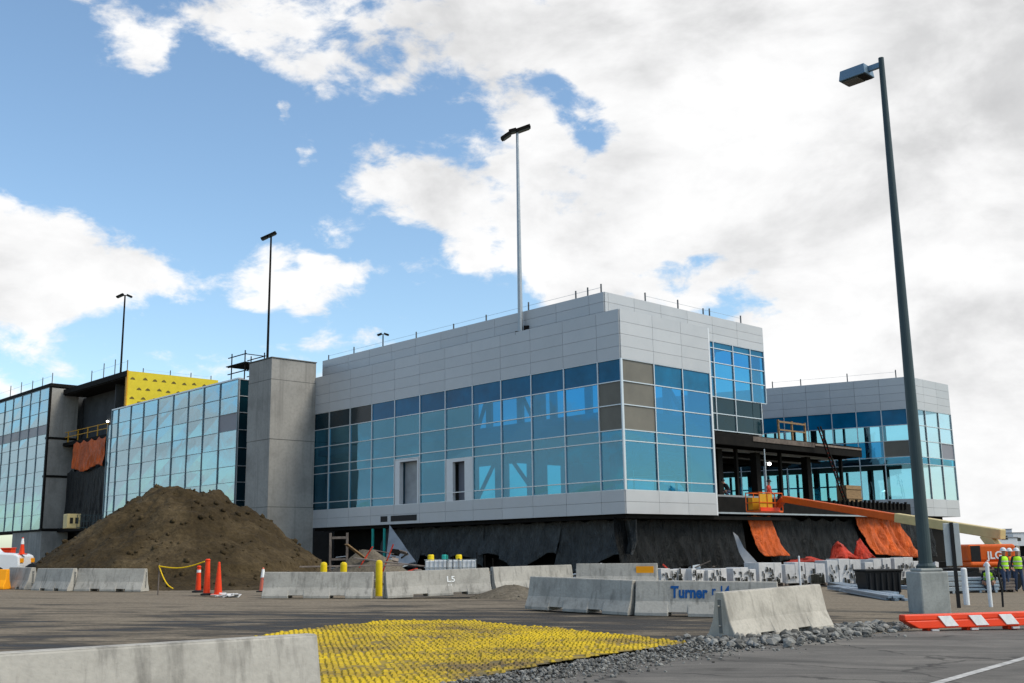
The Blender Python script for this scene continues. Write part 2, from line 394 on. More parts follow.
def lobes(lst, start):
    acc = start
    for (x, y, rx, ry, rot, wt) in lst:
        mp = N(nt, 'ShaderNodeMapping', vector_type='TEXTURE'); L(nt, AE, mp.inputs[0])
        mp.inputs['Location'].default_value = (x, y, 0); mp.inputs['Rotation'].default_value = (0, 0, R(rot)); mp.inputs['Scale'].default_value = (rx, ry, 1)
        ln = N(nt, 'ShaderNodeVectorMath', operation='LENGTH'); L(nt, mp.outputs[0], ln.inputs[0])
        mr = N(nt, 'ShaderNodeMapRange', interpolation_type='SMOOTHSTEP'); L(nt, ln.outputs['Value'], mr.inputs[0])
        mr.inputs[1].default_value = .35; mr.inputs[2].default_value = 1.45; mr.inputs[3].default_value = wt; mr.inputs[4].default_value = 0
        acc = math_n(nt, 'ADD', acc, mr.outputs[0])
    return acc
def pxl(lst):
    o = []
    for (px, py, rx, ry, rot, wt) in lst:
        a, e = azel(px, py); o.append((a, e, rx / 18.5, ry / 18.5, rot, wt))
    return o
CLOUD = pxl([
    (-60, 290, 130, 80, 0, .55), (40, 255, 105, 62, -22, .6), (110, 285, 60, 30, 0, .35), (185, 266, 62, 16, 0, .42), (250, 262, 26, 24, 0, .4), (300, 298, 72, 24, 0, .5),
    (115, 12, 62, 34, -25, .5), (235, 8, 75, 26, 0, .45), (150, 40, 20, 22, -30, .3), (300, 66, 55, 24, -15, .45), (400, 62, 46, 14, 10, .2), (306, 158, 20, 20, 0, .80), (290, 116, 13, 20, 0, .62), (278, 108, 10, 8, 0, .4),
    (420, 205, 66, 46, -20, .55), (470, 255, 40, 30, -50, .45), (350, 200, 24, 14, 0, .2), (318, 350, 32, 13, 0, .36), (392, 338, 30, 12, 0, .34), (575, 265, 60, 62, 0, .6), (510, 180, 60, 60, 0, .5),
    (500, 40, 50, 50, 20, .4), (640, 40, 190, 80, 0, .7), (800, 150, 260, 170, 0, .75), (700, 190, 90, 60, 0, .4), (980, 420, 220, 140, 0, .7), (860, 330, 110, 60, 0, .4), (1150, 150, 300, 260, 0, .7), (640, 260, 60, 40, 0, .25),
    # clear patches
    (200, 150, 190, 92, 0, -.5), (350, 32, 26, 16, 0, -.3), (440, 100, 50, 20, 0, -.3), (185, 30, 12, 30, -20, -.25), (20, 90, 130, 80, 0, -.5), (420, 130, 60, 26, 0, -.25), (588, 118, 40, 40, 30, -.75), (548, 92, 40, 18, 0, -.5), (648, 130, 22, 30, 0, -.35),
    (690, 268, 46, 16, 15, -.62), (740, 305, 50, 22, 10, -.5), (505, 300, 26, 40, 0, -.4), (918, 292, 14, 22, 0, -.5), (420, 310, 90, 26, 0, -.35), (190, 330, 160, 26, 0, -.4), (390, 270, 60, 22, 0, -.25)])
CLOUD += [(-95, 16, 16, 7, 0, -.6), (-74, 14, 6, 4, 0, -.4), (-82, 8.5, 6, 2.2, 14, .6), (-93, 5.5, 7, 1.7, -8, .55), (-71, 9, 4, 2, 0, .3), (-97, 10, 4, 1.6, 20, .45), (-78, 4, 9, 4.5, 0, .45), (-92, 2.5, 12, 2, 0, .3), (-62, 6, 7, 6, 0, .35), (-66, 14, 6, 3, 0, .2), (84, 12, 15, 9, 0, -.6), (88, 7, 8, 2.5, 10, .35), (60, 45, 70, 45, 0, .35), (170, 45, 60, 40, 0, .25), (-140, 12, 20, 12, 0, -.3)]
cv = N(nt, 'ShaderNodeMapping'); cv.inputs['Scale'].default_value = (1, 1, 1.9); L(nt, D, cv.inputs[0])
f1 = noise_n(nt, cv.outputs[0], 8.5, 14, .62, .35); f2 = noise_n(nt, cv.outputs[0], 2.2, 5, .55)
dens = math_n(nt, 'MULTIPLY_ADD', f1, 2.5, -1.25)
dens = math_n(nt, 'ADD', dens, math_n(nt, 'MULTIPLY_ADD', f2, .7, -.35))
f4 = noise_n(nt, cv.outputs[0], 26, 8, .62, .3)
dens = math_n(nt, 'ADD', dens, math_n(nt, 'MULTIPLY_ADD', f4, 1.5, -.75))
dens = lobes(CLOUD, dens)
mk = N(nt, 'ShaderNodeMapRange', interpolation_type='SMOOTHSTEP'); L(nt, dens, mk.inputs[0]); mk.inputs[1].default_value = .0; mk.inputs[2].default_value = .60
SH = pxl([(985, 70, 110, 80, 0, .30), (700, 30, 160, 40, 0, .13), (760, 235, 110, 32, 10, .12), (985, 330, 70, 60, 0, .22), (900, 420, 90, 40, 0, .1), (640, 20, 120, 30, 0, .08), (830, 320, 70, 50, 0, -.18), (720, 130, 90, 50, 0, -.12)])
f3 = noise_n(nt, cv.outputs[0], 5.0, 7, .6, .2)
shade = lobes(SH, math_n(nt, 'MULTIPLY_ADD', f3, 1.25, -.545))
cc = ramp(nt, math_n(nt, 'ADD', shade, 0., clamp=True), [(.0, (.78, .78, .78)), (.14, (.70, .70, .703)), (.34, (.53, .532, .537)), (.6, (.40, .402, .41))])
bg1 = N(nt, 'ShaderNodeBackground'); L(nt, mixc(nt, 1., sky.outputs[0], (.90, 1.0, 1.0), 'MULTIPLY'), bg1.inputs[0]); bg1.inputs[1].default_value = .15
bg2 = N(nt, 'ShaderNodeBackground'); L(nt, cc, bg2.inputs[0]); bg2.inputs[1].default_value = 1.0
mx = N(nt, 'ShaderNodeMixShader'); L(nt, mk.outputs[0], mx.inputs[0]); L(nt, bg1.outputs[0], mx.inputs[1]); L(nt, bg2.outputs[0], mx.inputs[2])
L(nt, mx.outputs[0], wo.inputs[0])
sl = bpy.data.lights.new('sun', 'SUN'); sl.energy = 2.1; sl.angle = R(20); sl.color = (1, .925, .80)
so = bpy.data.objects.new('sun', sl); COL.objects.link(so)
sd = Vector((math.sin(R(SUN_AZ)) * math.cos(R(SUN_EL)), math.cos(R(SUN_AZ)) * math.cos(R(SUN_EL)), math.sin(R(SUN_EL))))
so.rotation_euler = sd.to_track_quat('Z', 'Y').to_euler()

# ------------------------------------------------------------------ ground, road, marking
xs = [-4000, -1200, -400, -150, -80, -50] + list(range(-40, 42, 2)) + [50, 80, 150, 400, 1200, 4000]
ys = [-400, -100, -40, -15] + [k for k in range(-6, 90, 2)] + [100, 130, 180, 300, 700, 2000, 6000]
b = MB(); nx = len(xs)
b.add([(x, y, G(x, y)) for y in ys for x in xs], [(j * nx + i, j * nx + i + 1, (j + 1) * nx + i + 1, (j + 1) * nx + i) for j in range(len(ys) - 1) for i in range(nx - 1)])
tag(b.build('ground', 'site_ground', smooth=True), kind='structure')

def sheet(name, poly, dz, mat, step=1.0):
    """flat polygon cut into small faces and laid on the ground"""
    bm = bmesh.new(); vs = [bm.verts.new((x, y, 0)) for x, y in poly]; bm.faces.new(vs)
    x0, x1 = min(p[0] for p in poly), max(p[0] for p in poly); y0, y1 = min(p[1] for p in poly), max(p[1] for p in poly)
    k = math.floor(x0 / 2) * 2 + 2
    while k < x1:
        bmesh.ops.bisect_plane(bm, geom=bm.verts[:] + bm.edges[:] + bm.faces[:], plane_co=(k, 0, 0), plane_no=(1, 0, 0)); k += 2
    k = math.floor(y0 / 2) * 2 + 2
    while k < y1:
        bmesh.ops.bisect_plane(bm, geom=bm.verts[:] + bm.edges[:] + bm.faces[:], plane_co=(0, k, 0), plane_no=(0, 1, 0)); k += 2
    bmesh.ops.triangulate(bm, faces=bm.faces)
    for v in bm.verts: v.co.z = G(v.co.x, v.co.y) + dz
    me = bpy.data.meshes.new(name); bm.to_mesh(me); bm.free(); me.materials.append(MATS[mat])
    o = bpy.data.objects.new(name, me); COL.objects.link(o); return o
road = [(-14, -12), (38, -12), (38, 31), (24, 27.6), (14, 24.4), (9.5, 22.2), (6.4, 20.2), (4.2, 18.2), (2.6, 16.4), (1.0, 14.5), (-.6, 12.6), (-2.6, 9.6), (-8, 4)]
tag(sheet('road', road, .012, 'asphalt_road'), kind='structure')
p, q = gd(942, 683), gd(1024, 659.5); d = (q - p).normalized(); n = Vector((d.y, -d.x, 0)).normalized() * .06
a0, a1 = p - d * 9, q + d * 14
tag(sheet('road_marking', [(a0 - n)[:2], (a0 + n)[:2], (a1 + n)[:2], (a1 - n)[:2]], .018, 'worn_line'), kind='structure')

# ------------------------------------------------------------------ facade helpers (terminal frame)
class Face:
    def __init__(s, ox, oy, dx, dy, nx, ny): s.o, s.d, s.n = (ox, oy), (dx, dy), (nx, ny)
    def pt(s, u, z, off=0): return Vector((s.o[0] + s.d[0] * u + s.n[0] * off, s.o[1] + s.d[1] * u + s.n[1] * off, z))
    def box(s, b, u0, u1, z0, z1, f0, f1, mi=0):
        b.hexa([s.pt(u0, z0, f0), s.pt(u1, z0, f0), s.pt(u1, z0, f1), s.pt(u0, z0, f1), s.pt(u0, z1, f0), s.pt(u1, z1, f0), s.pt(u1, z1, f1), s.pt(u0, z1, f1)], mi)
def clad(face, us, zs, parent, base, name='cladding', mat='cladding', gap=.010, skip=()):
    b = MB()
    for i in range(len(us) - 1):
        for j in range(len(zs) - 1):
            if (i, j) in skip: continue
            face.box(b, us[i] + gap, us[i + 1] - gap, zs[j] + gap * .8, zs[j + 1] - gap * .8, -.02, .05)
    face.box(b, us[0] + .004, us[-1] - .004, zs[0] + .004, zs[-1] - .004, -.22, -.022, 1)
    return b.build(name, [mat, 'mullion_dark'], parent, base, bevel=0)
GM = ['glass', 'glass_blue', 'spandrel', 'board', 'grey_film', 'glass_clear', 'glass_mirror', 'spandrel_dark', 'plastic_sheet', 'white_metal', 'glass_pale']
GI = {k: i for i, k in enumerate(GM)}
def bay(face, u0, u1, zs, spec, parent, base, frame='mullion', mw=.07, tilt=.010, right=True, left=True):
    """one window bay: a column of panes and, as its child, the frame"""
    b = MB()
    for j in range(len(zs) - 1):
        k = spec[j] if not isinstance(spec, str) else spec
        if k is None: continue
        t = [random.uniform(-tilt, tilt) for _ in range(4)]
        a, c, z0, z1 = u0 + .02, u1 - .02, zs[j] + .01, zs[j + 1] - .01
        b.hexa([face.pt(a, z0, -.05 + t[0]), face.pt(c, z0, -.05 + t[1]), face.pt(c, z0, -.02 + t[1]), face.pt(a, z0, -.02 + t[0]),
                face.pt(a, z1, -.05 + t[3]), face.pt(c, z1, -.05 + t[2]), face.pt(c, z1, -.02 + t[2]), face.pt(a, z1, -.02 + t[3])], GI[k])
    wn_ = b.build('window', GM, parent, base)
    f = MB(); h = mw / 2
    if left: face.box(f, u0 - h + .001, u0 + h - .001, zs[0], zs[-1], -.12, .055)
    if right: face.box(f, u1 - h + .001, u1 + h - .001, zs[0], zs[-1], -.121, .056)
    if frame == 'mullion_mid': h2 = h * .55
    else: h2 = h * .8
    for j, z in enumerate(zs):
        face.box(f, u0 + (h if left else 0), u1 - (h if right else 0), z - h2, z + h2, -.10, .04)
    f.build('frame', frame, wn_, base); return wn_

# ------------------------------------------------------------------ main terminal block
T = thing('terminal_building', 'two storey terminal block clad in grey panels with a blue glass corner', 'building', O, ROTZ)
Z3 = (0, 0, 0)
LF = Face(0, 0, 0, 1, -1, 0); RF = Face(0, 0, 1, 0, 0, -1)
YL = [0, 1.77, 4.53, 7.36, 10.13, 12.9, 15.7, 18.46, 21.35, 24.12, 26.9, 29.7, 32.0]
XR = [0, 2.94, 5.67, 8.45]
ZS = [4.87, 5.44, 7.65, 8.28, 9.72, 11.08, 12.37]
ZP = [12.37, 13.10, 13.83, 14.56, 15.29]; ZB = [3.54, 4.22, 4.87]
clad(LF, YL, ZP, T, Z3); clad(RF, XR, ZP, T, Z3); clad(LF, YL, ZB, T, Z3); clad(RF, XR, ZB, T, Z3)
for j in range(12):
    sp = ['glass', 'glass', 'glass', 'glass', 'glass', 'spandrel']
    if j < 5: sp = ['glass', 'glass', 'glass', 'glass_blue', 'glass_blue', 'spandrel']  # bluer tint paints the deep sky reflection into the upper panes near the corner
    if j == 0: sp[3] = sp[4] = 'board'
    if j >= 9: sp[5] = 'spandrel_dark'  # darker panel colour stands in for the concrete shaft's reflection
    zs = list(ZS)
    if j == 7: zs = [4.87, 8.05, 8.28, 9.72, 11.08, 12.37]; sp = [None, 'glass', 'glass', 'glass', 'spandrel']
    if j == 5: sp[0] = sp[1] = None
    bay(LF, YL[j], YL[j + 1], zs, sp, T, Z3, right=(j == 11))
for j in range(3):
    sp = ['glass', 'glass', 'glass', 'glass_blue', 'glass_blue', 'spandrel']
    if j == 0: sp[3] = sp[4] = sp[5] = 'board'
    bay(RF, XR[j], XR[j + 1], ZS, sp, T, Z3, left=(j > 0))
b = MB(); LF.box(b, -.055, .03, 4.87, 12.37, -.1, .057); b.build('corner_post', 'mullion', T, Z3)
# two unglazed door openings on the left facade, hung with plastic
b = MB()
LF.box(b, 18.56, 18.72, 4.88, 8.0, -.3, .06); LF.box(b, 20.75, 21.27, 4.88, 8.0, -.3, .03); LF.box(b, 18.72, 20.75, 7.85, 8.0, -.3, .03)
LF.box(b, 18.72, 20.75, 4.90, 7.85, -.5, -.46, 1); LF.box(b, 19.1, 19.2, 4.9, 7.85, -.44, -.36)
b.build('door_opening', ['white_metal', 'plastic_sheet'], T, Z3)
b = MB()
LF.box(b, 12.98, 13.75, 4.88, 7.64, -.2, .03); LF.box(b, 14.95, 15.62, 4.88, 7.64, -.2, .03); LF.box(b, 13.75, 14.95, 7.45, 7.64, -.2, .03)
LF.box(b, 13.75, 14.95, 4.9, 7.45, -.55, -.5, 1)
b.build('door_opening', ['white_metal', 'grey_film'], T, Z3)
for (u0, u1) in ((22.1, 22.9), (18.75, 21.7)):
    b = MB(); z0, z1 = 3.74, 4.14
    LF.box(b, u0, u1, z0, z1, .02, .062); b.build('vent', 'bin_black', T, Z3)
# ledge, upper storey
UL = Face(.8, 0, 0, 1, -1, 0); UR = Face(0, 1.8, 1, 0, 0, -1)
ZU = [15.1, 15.55, 16.16, 16.77]
clad(UL, [1.8, 3.0, 5.8, 8.6, 11.5, 14.3, 17.1, 20, 22.8, 25.6, 28.4, 32], ZU, T, Z3, 'upper_cladding')
clad(UR, [.8, 1.1, 3.5, 6.1, 8.8], ZU, T, Z3, 'upper_cladding'); clad(UR, [8.8, 11.5, 14.3, 17.44], [15.06, 15.6, 16.16, 16.77], T, Z3, 'upper_cladding')
UZ = [9.15, 10.25, 11.35, 12.65, 13.65, 14.62, 15.06]
UX = [8.8, 11.5, 13.7, 15.74, 17.4]
for j in range(4):
    sp = ['spandrel_dark', 'spandrel_dark', 'glass', 'glass', 'glass_blue', 'spandrel']
    u1 = UX[j + 1]
    bay(UR, UX[j], u1, UZ[2:] if j == 3 else UZ, sp[2:] if j == 3 else sp, T, Z3, right=(j == 3), left=True)
bay(UR, UX[3], 16.75, UZ[:3], ['spandrel_dark', 'spandrel_dark'], T, Z3, left=False)
b = MB()
b.box(8.452, 8.60, -.05, 1.75, 3.54, 15.29); b.build('end_trim', 'white_metal', T, Z3)
b = MB()
b.box(.05, 8.43, .05, 31.9, 15.0, 15.08); b.box(1.03, 17.3, 2.03, 31.9, 16.5, 16.6); b.build('roof', 'roof_grey', T, Z3)
b = MB()
b.box(.25, 17.2, .25, 31.8, 3.3, 3.52); b.box(.3, 17.2, .3, 31.8, 4.4, 4.84, 1); b.box(.35, 17.1, 2.1, 31.7, 9.05, 9.5, 1); b.box(.35, 8.4, .35, 2.1, 9.05, 9.5, 1)
b.build('floor_slab', ['steel_dark', 'interior_grey'], T, Z3)
b = MB()   # rear wall with open bays
for y in [2.1] + [k for k in range(6, 33, 4)]: b.box(17.15, 17.4, y, y + .7, 9.52, 16.5)
b.box(17.16, 17.39, 2.8, 31.9, 9.0, 10.4); b.box(17.16, 17.39, 2.8, 31.9, 15.6, 16.49)
b.box(17.16, 17.39, 16, 31.9, 3.5, 5.6)
for y in range(16, 32, 4): b.box(17.15, 17.4, y, y + 1.6, 5.6, 8.98)
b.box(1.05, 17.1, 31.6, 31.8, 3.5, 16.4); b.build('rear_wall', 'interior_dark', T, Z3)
for (x, y) in [(5.5, 5.5), (5.5, 12), (5.5, 19), (5.5, 26), (12, 4), (12, 12), (12, 19)]:
    b = MB(); b.box(x - .22, x + .22, y - .22, y + .22, 4.85, 9.04); b.box(x - .22, x + .22, y - .22, y + .22, 9.51, 16.4); b.build('column', 'brace_steel', T, Z3)
for (x0, y0, x1, y1) in [(12, 4.3, 12, 8), (12, 12, 12, 8), (5.8, 5.5, 8.6, 5.5), (5.5, 12.3, 5.5, 16), (5.5, 19, 5.5, 16), (12.3, 4, 15, 4)]:
    b = MB(); b.bar((x0, y0, 9.6), (x1, y1, 15.8), .2); b.bar((x0, y0 + .02, 4.9), (x1, y1 + .02, 8.9), .2); b.build('brace', 'brace_steel', T, Z3)
b = MB()   # unfinished core partitions
b.box(9.5, 9.62, 8, 12, 4.85, 7.6); b.box(3.6, 3.72, 24, 31, 4.85, 9.0); b.box(12, 15, 15.2, 15.3, 4.85, 8.0); b.build('partition', 'interior_grey', T, Z3)
b = MB(); b.box(1.9, 34, 2.6, 3.2, -.4, 3.28); b.box(1.9, 2.5, 2.6, 31.6, -.4, 3.28); b.build('basement_wall', 'steel_dark', T, Z3)

# open steel deck beside the block
Dk = thing('steel_deck', 'open dark steel deck and roof frame under construction beside the glass corner', 'deck', LW(8.7, .2), ROTZ)
base = (8.7, .2, 0)
b = MB(); b.prism([(8.7, .25), (34.2, .25), (36.6, 4), (32.2, 18), (8.7, 18)], 3.72, 4.72)
b.box(8.7, 34.0, .12, .24, 3.66, 3.76, 1)
for k in range(40): b.box(9 + k * .62, 9.16 + k * .62, .1, .245, 4.2 + .1 * random.random(), 4.76 + .2 * random.random() ** 3, 0) if k > 20 else None
b.build('floor_slab', ['steel_dark', 'galvanised'], Dk, base)
b = MB(); b.box(8.7, 28.3, .8, 19, 8.62, 8.85); b.box(8.7, 28.3, .8, 1.05, 8.1, 8.615); b.box(28.0, 28.3, 1.06, 19, 8.1, 8.615); b.box(8.7, 28, 18.7, 19, 8.1, 8.615)
b.box(14, 21.6, .74, .795, 8.48, 8.8, 1); b.box(21.7, 28.2, .74, .795, 8.62, 8.75, 2)
b.build('roof_deck', ['steel_dark', 'old_wood', 'old_wood'], Dk, base)
b = MB()
for k in range(17): b.box(9.2 + k * 1.15, 9.34 + k * 1.15, 1.06, 18.69, 8.2, 8.615)
b.box(9.0, 28, 3.0, 3.2, 8.0, 8.19, 1); b.box(9.0, 28, 7.0, 7.2, 7.7, 8.19); b.box(9.0, 28, 12.0, 12.2, 7.7, 8.19)
for k in range(4): b.tube((9, 4.2 + k * 1.3, 7.95), (28, 4.2 + k * 1.3, 7.95), .09, .09, 8, 1 if k == 1 else 0)
b.build('joist', ['steel_dark', 'galvanised'], Dk, base)
for x in (12.3, 16.71, 23.17):
    b = MB(); b.box(x - .26, x + .26, 2.25, 2.75, 4.73, 7.99); b.build('column', 'steel_dark', Dk, base)
for x in (14.3, 19.6, 27.9):
    b = MB(); b.box(x - .11, x + .11, 2.3, 2.52, 4.73, 8.1); b.build('post', 'steel_dark', Dk, base)
for (px0, px1) in ((779.5, 806),):
    x0, x1 = onright(px0, 440, 1)[0], onright(px1, 441, 1)[0]
    Gr = thing('guardrail', 'tan timber guardrail standing on the steel deck roof', 'guardrail', LW(x0, 1), ROTZ)
    for k in range(3):
        b = MB(); x = x0 + (x1 - x0) * k / 2; b.box(x - .06, x + .06, .97, 1.09, 8.86, 10.2); b.build('post', 'wood', Gr, (x0, 1, 0))
    b = MB(); b.box(x0, x1, .93, .97, 10.0, 10.12); b.box(x0, x1, .93, .97, 9.45, 9.55); b.build('rail', 'wood', Gr, (x0, 1, 0))
xa, za = onright(842, 497, .3); xb, zb = onright(816, 427, .3)
Ld = thing('ladder', 'long dark red ladder leaning up past the steel deck roof edge', 'ladder', LW(xa, .3, 4.7), ROTZ)
b = MB(); za = 4.76
for dy in (0, .42): b.bar((xa, .25 + dy * .5 - .3, za), (xb, .25 + dy * .5 - .3, zb), .07, .1)
b.v = [v for v in b.v]; b.build('side_rail', 'steel_dark', Ld, (xa, .3, 4.7))
b = MB()
for k in range(1, 17):
    t = k / 17; b.box(xa + (xb - xa) * t - .03, xa + (xb - xa) * t + .03, -.05, .16, za + (zb - za) * t - .03, za + (zb - za) * t + .03)
b.build('rung', 'red_tarp', Ld, (xa, .3, 4.7))
xw, zw = onright(766.5, 490, .6)
Wl = thing('work_light', 'lit work lamp on a thin galvanised post on the open deck', 'lamp', LW(xw, .6, 4.72), ROTZ)
b = MB(); b.tube((xw, .6, 4.73), (xw, .6, 8.0), .07, .05); b.build('post', 'galvanised', Wl, (xw, .6, 4.72))
b = MB(); xq, zq = onright(769.3, 464, .5); b.lathe((xq, .5, zq - .1), [(.03, 0), (.12, .05), (.13, .12), (.08, .2), (.02, .22)], 10); b.build('bulb', 'bulb_lit', Wl, (xw, .6, 4.72), smooth=True)
b = MB(); b.bar((xw, .6, zq + .1), (xq, .5, zq + .1), .04); b.build('arm', 'galvanised', Wl, (xw, .6, 4.72))
x0, x1 = onright(843, 495, 1.5)[0], onright(858, 495, 1.5)[0]
b = MB(); b.box(x0, x1, 1.2, 2.0, 4.73, 6.0); b.box(x0 - .04, x1 + .04, 1.15, 1.2, 5.0, 5.1); b.box(x0 - .04, x1 + .04, 1.15, 1.2, 5.7, 5.8)
tag(place(b.build('plywood_crate', 'wood', None, (x0, 1.2, 4.73), bevel=.01), LW(x0, 1.2, 4.73), ROTZ), 'brown plywood crate on the open deck at the foot of the ladder', 'crate')

# ------------------------------------------------------------------ far block
FB = thing('terminal_wing', 'far grey clad terminal wing with glazed corner behind the lamp post', 'building', LW(38.85, 1.78), ROTZ)
base = (38.85, 1.78, 0); cx, cy = 38.85, 1.78
aw = Vector((math.sin(R(-62)), math.cos(R(-62)), 0)); dl = (aw.dot(Bd), aw.dot(Ad))
FL = Face(cx, cy, dl[0], dl[1], -dl[1], dl[0]); FR = Face(cx, cy, 1, 0, 0, -1)
if FL.n[0] * -1 + FL.n[1] * -1 < 0: FL.n = (dl[1], -dl[0])
UF = [0.35] + [.35 + 2.05 * k for k in range(1, 14)]
UB = [0] + UF[1:]
ZF = [5.3, 8.2, 8.8, 10.15, 11.45, 12.8]
clad(FL, UB, [12.8, 13.47, 14.13, 14.8, 15.46], FB, base); clad(FL, UB, [3.9, 4.6, 5.3], FB, base)
XF = [0, 2.45, 4.9, 7.35]
clad(FR, XF, [12.8, 13.47, 14.13, 14.8, 15.46], FB, base); clad(FR, XF, [3.9, 4.6, 5.3], FB, base)
for j in range(13):
    sp = ['glass_clear', 'glass', 'glass_blue', 'glass_clear', 'spandrel']
    if j == 0: sp[2] = 'board'
    bay(FL, UF[j], UF[j + 1], ZF, sp, FB, base, right=(j == 12), left=True)
for j in range(3):
    sp = ['glass_pale', 'glass', 'glass_pale', 'glass_pale', 'glass_pale']
    if j == 2: sp[2] = 'grey_film'
    bay(FR, XF[j], XF[j + 1], ZF, sp, FB, base, left=(j > 0))
b = MB(); FL.box(b, .02, .32, 5.3, 12.8, -.25, .052); b.build('corner_post', 'white_metal', FB, base)
e1 = FL.pt(27, 0); poly = [(cx + .15, cy + .2), (46.0, cy + .2), (45.0, 12), (e1.x + 9, e1.y), (e1.x + .2, e1.y)]
b = MB(); b.prism(poly, 15.2, 15.3); b.prism(poly, 4.3, 4.8, 1); b.prism(poly, 8.3, 8.75, 1); b.prism(poly, 3.9, 4.1, 1); b.build('roof', ['roof_grey', 'interior_dark'], FB, base)
b = MB(); f0, f1 = Vector((46.1, cy + .3)), Vector((45.1, 12))
b.bar((f0.x, f0.y, 14.2), (f1.x, f1.y, 14.2), .2, 2.4); b.build('rear_fascia', 'cladding', FB, base)
b = MB(); r0_, r1_ = Vector((45.2, 11.6)), Vector((e1.x + 9, e1.y - .4))
for k in range(19):
    p = r0_.lerp(r1_, k / 18)
    for (z0, z1) in ((4.82, 8.28), (8.78, 15.18)): b.box(p.x - .09, p.x + .09, p.y - .09, p.y + .09, z0, z1)
for z in (5.6, 7.0, 9.6, 11.0, 13.0): b.bar((r0_.x, r0_.y, z), (r1_.x, r1_.y, z), .12)
b.build('rear_frame', 'brace_steel', FB, base)
for (u, q) in ((3, 4), (9, 4), (15, 4), (21, 4), (5, 8)):
    p = FL.pt(u, 0, -q); b = MB(); b.box(p.x - .2, p.x + .2, p.y - .2, p.y + .2, 4.82, 8.28); b.box(p.x - .2, p.x + .2, p.y - .2, p.y + .2, 8.78, 15.18); b.build('column', 'interior_dark', FB, base)
b = MB(); b.prism([(cx + .8, cy + 1), (45, cy + 1), (44, 11), (e1.x + 8, e1.y), (e1.x + 1.6, e1.y)], -.5, 3.88); b.build('basement_wall', 'steel_dark', FB, base)

# ------------------------------------------------------------------ concrete tower, glass wing, gap, left wing
Tw = thing('concrete_tower', 'bare grey concrete shaft between the two glass facades', 'tower', LW(-4.05, 31.67), ROTZ)
base = (-4.05, 31.67, 0)
b = MB(); lv = [-.5, 5.1, 10.2, 14.8, 16.45]
for i in range(4):
    e = .012 * (i % 2); b.box(-4.05 + e, -.03 - e, 31.67 + e, 35.1 - e, lv[i] + .025, lv[i + 1] - .025)
b.box(-4.0, -.08, 31.72, 35.05, -.4, 16.3); b.build('shaft', 'concrete_wall', Tw, base)
b = MB()
for z in lv[1:4]: b.box(-4.03, -.05, 31.69, 35.08, z - .024, z + .024)
b.build('pour_seam', 'concrete_wall_dark', Tw, base)
b = MB(); b.box(-4.09, .0, 31.62, 35.15, 16.46, 16.53); b.build('coping', 'concrete_wall_dark', Tw, base)

Wg = thing('glass_wing', 'sky reflecting glass curtain wall wing behind the dirt pile', 'building', LW(-3.5, 37.67), ROTZ)
base = (-3.5, 37.67, 0)
WF = Face(-3.5, 0, 0, 1, -1, 0); WR = Face(0, 37.67, 1, 0, 0, -1)
YW = [37.67, 40.7, 43.52, 46.33, 49.19, 52.28, 55.22, 57.99, 60.81, 62.3]
ZW = [.1, 1.5, 2.95, 4.4, 5.85, 7.3, 8.6, 10.05, 11.5, 12.9, 14.25, 15.6]
for j in range(9):
    sp = ['glass_mirror'] * 11
    if j == 0: sp[8] = 'grey_film'
    bay(WF, YW[j], YW[j + 1], ZW, sp, Wg, base, 'mullion_mid', .048, .016, right=(j == 8))
bay(WF, 62.3, 63.1, ZW[:-1], 'glass_mirror', Wg, base, 'mullion_mid', .048, .01, left=False)
bay(WR, -3.42, -2.2, ZW, 'spandrel_dark', Wg, base, 'mullion', .06, .004)
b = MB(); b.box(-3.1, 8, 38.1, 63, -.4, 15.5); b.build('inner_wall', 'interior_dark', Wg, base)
b = MB(); WF.box(b, 37.62, 62.3, 15.6, 15.72, -.4, .06); b.build('coping', 'mullion', Wg, base)

Gp = thing('unfinished_bay', 'dark open bay with yellow sheathed end wall between the two glass wings', 'building', LW(-3.5, 59.18), ROTZ)
base = (-3.5, 59.18, 0)
b = MB(); b.box(-3.6, 6, 59.4, 74.7, 18.5, 19.0); b.box(-3.75, -3.6, 59.1, 74.7, 18.6, 19.12); b.build('roof', 'steel_dark', Gp, base)
b = MB(); b.box(-3.5, 6, 59.18, 59.38, 15.75, 19.15, 0); b.box(-3.62, -3.5, 59.05, 59.38, 15.75, 19.2, 1)
b.box(-2.4, -.6, 59.1, 59.177, 15.75, 16.25, 2)  # dark panel painted as a shaded opening, no hole in the wall
for r_ in range(3):
    for k in range(9):
        x = -2.9 + k * 1.05 + (.5 if r_ % 2 else 0) + random.uniform(-.12, .12); z = 16.55 + r_ * .95 + random.uniform(-.06, .06)
        if x > 5.7: continue
        b.add([(x - .26, 59.172, z - .10), (x + .26, 59.172, z - .10), (x + .17, 59.172, z + .05), (x, 59.172, z + .16), (x - .17, 59.172, z + .05),
               (x - .26, 59.178, z - .10), (x + .26, 59.178, z - .10), (x + .17, 59.178, z + .05), (x, 59.178, z + .16), (x - .17, 59.178, z + .05)],
              [(0, 1, 2, 3, 4), (9, 8, 7, 6, 5), (0, 5, 6, 1), (1, 6, 7, 2), (2, 7, 8, 3), (3, 8, 9, 4), (4, 9, 5, 0)], 2)
b.build('sheathing_wall', ['sheathing', 'basket_yellow', 'print_and_opening'], Gp, base)
b = MB(); b.box(-1.2, -1.0, 63.2, 80, -.4, 18.5); b.box(-2.9, -1.2, 63.15, 63.3, -.4, 18.4); b.build('inner_wall', 'interior_dark', Gp, base)
for z in (13.1, 4.2):
    b = MB(); b.box(-3.4, -1.2, 63.2, 74.8, z, z + .35); b.build('floor_slab', 'steel_dark', Gp, base)
Ry = thing('guardrail', 'thin yellow guardrail on the slab above the orange tarp', 'guardrail', LW(-3.3, 63.4), ROTZ)
b = MB()
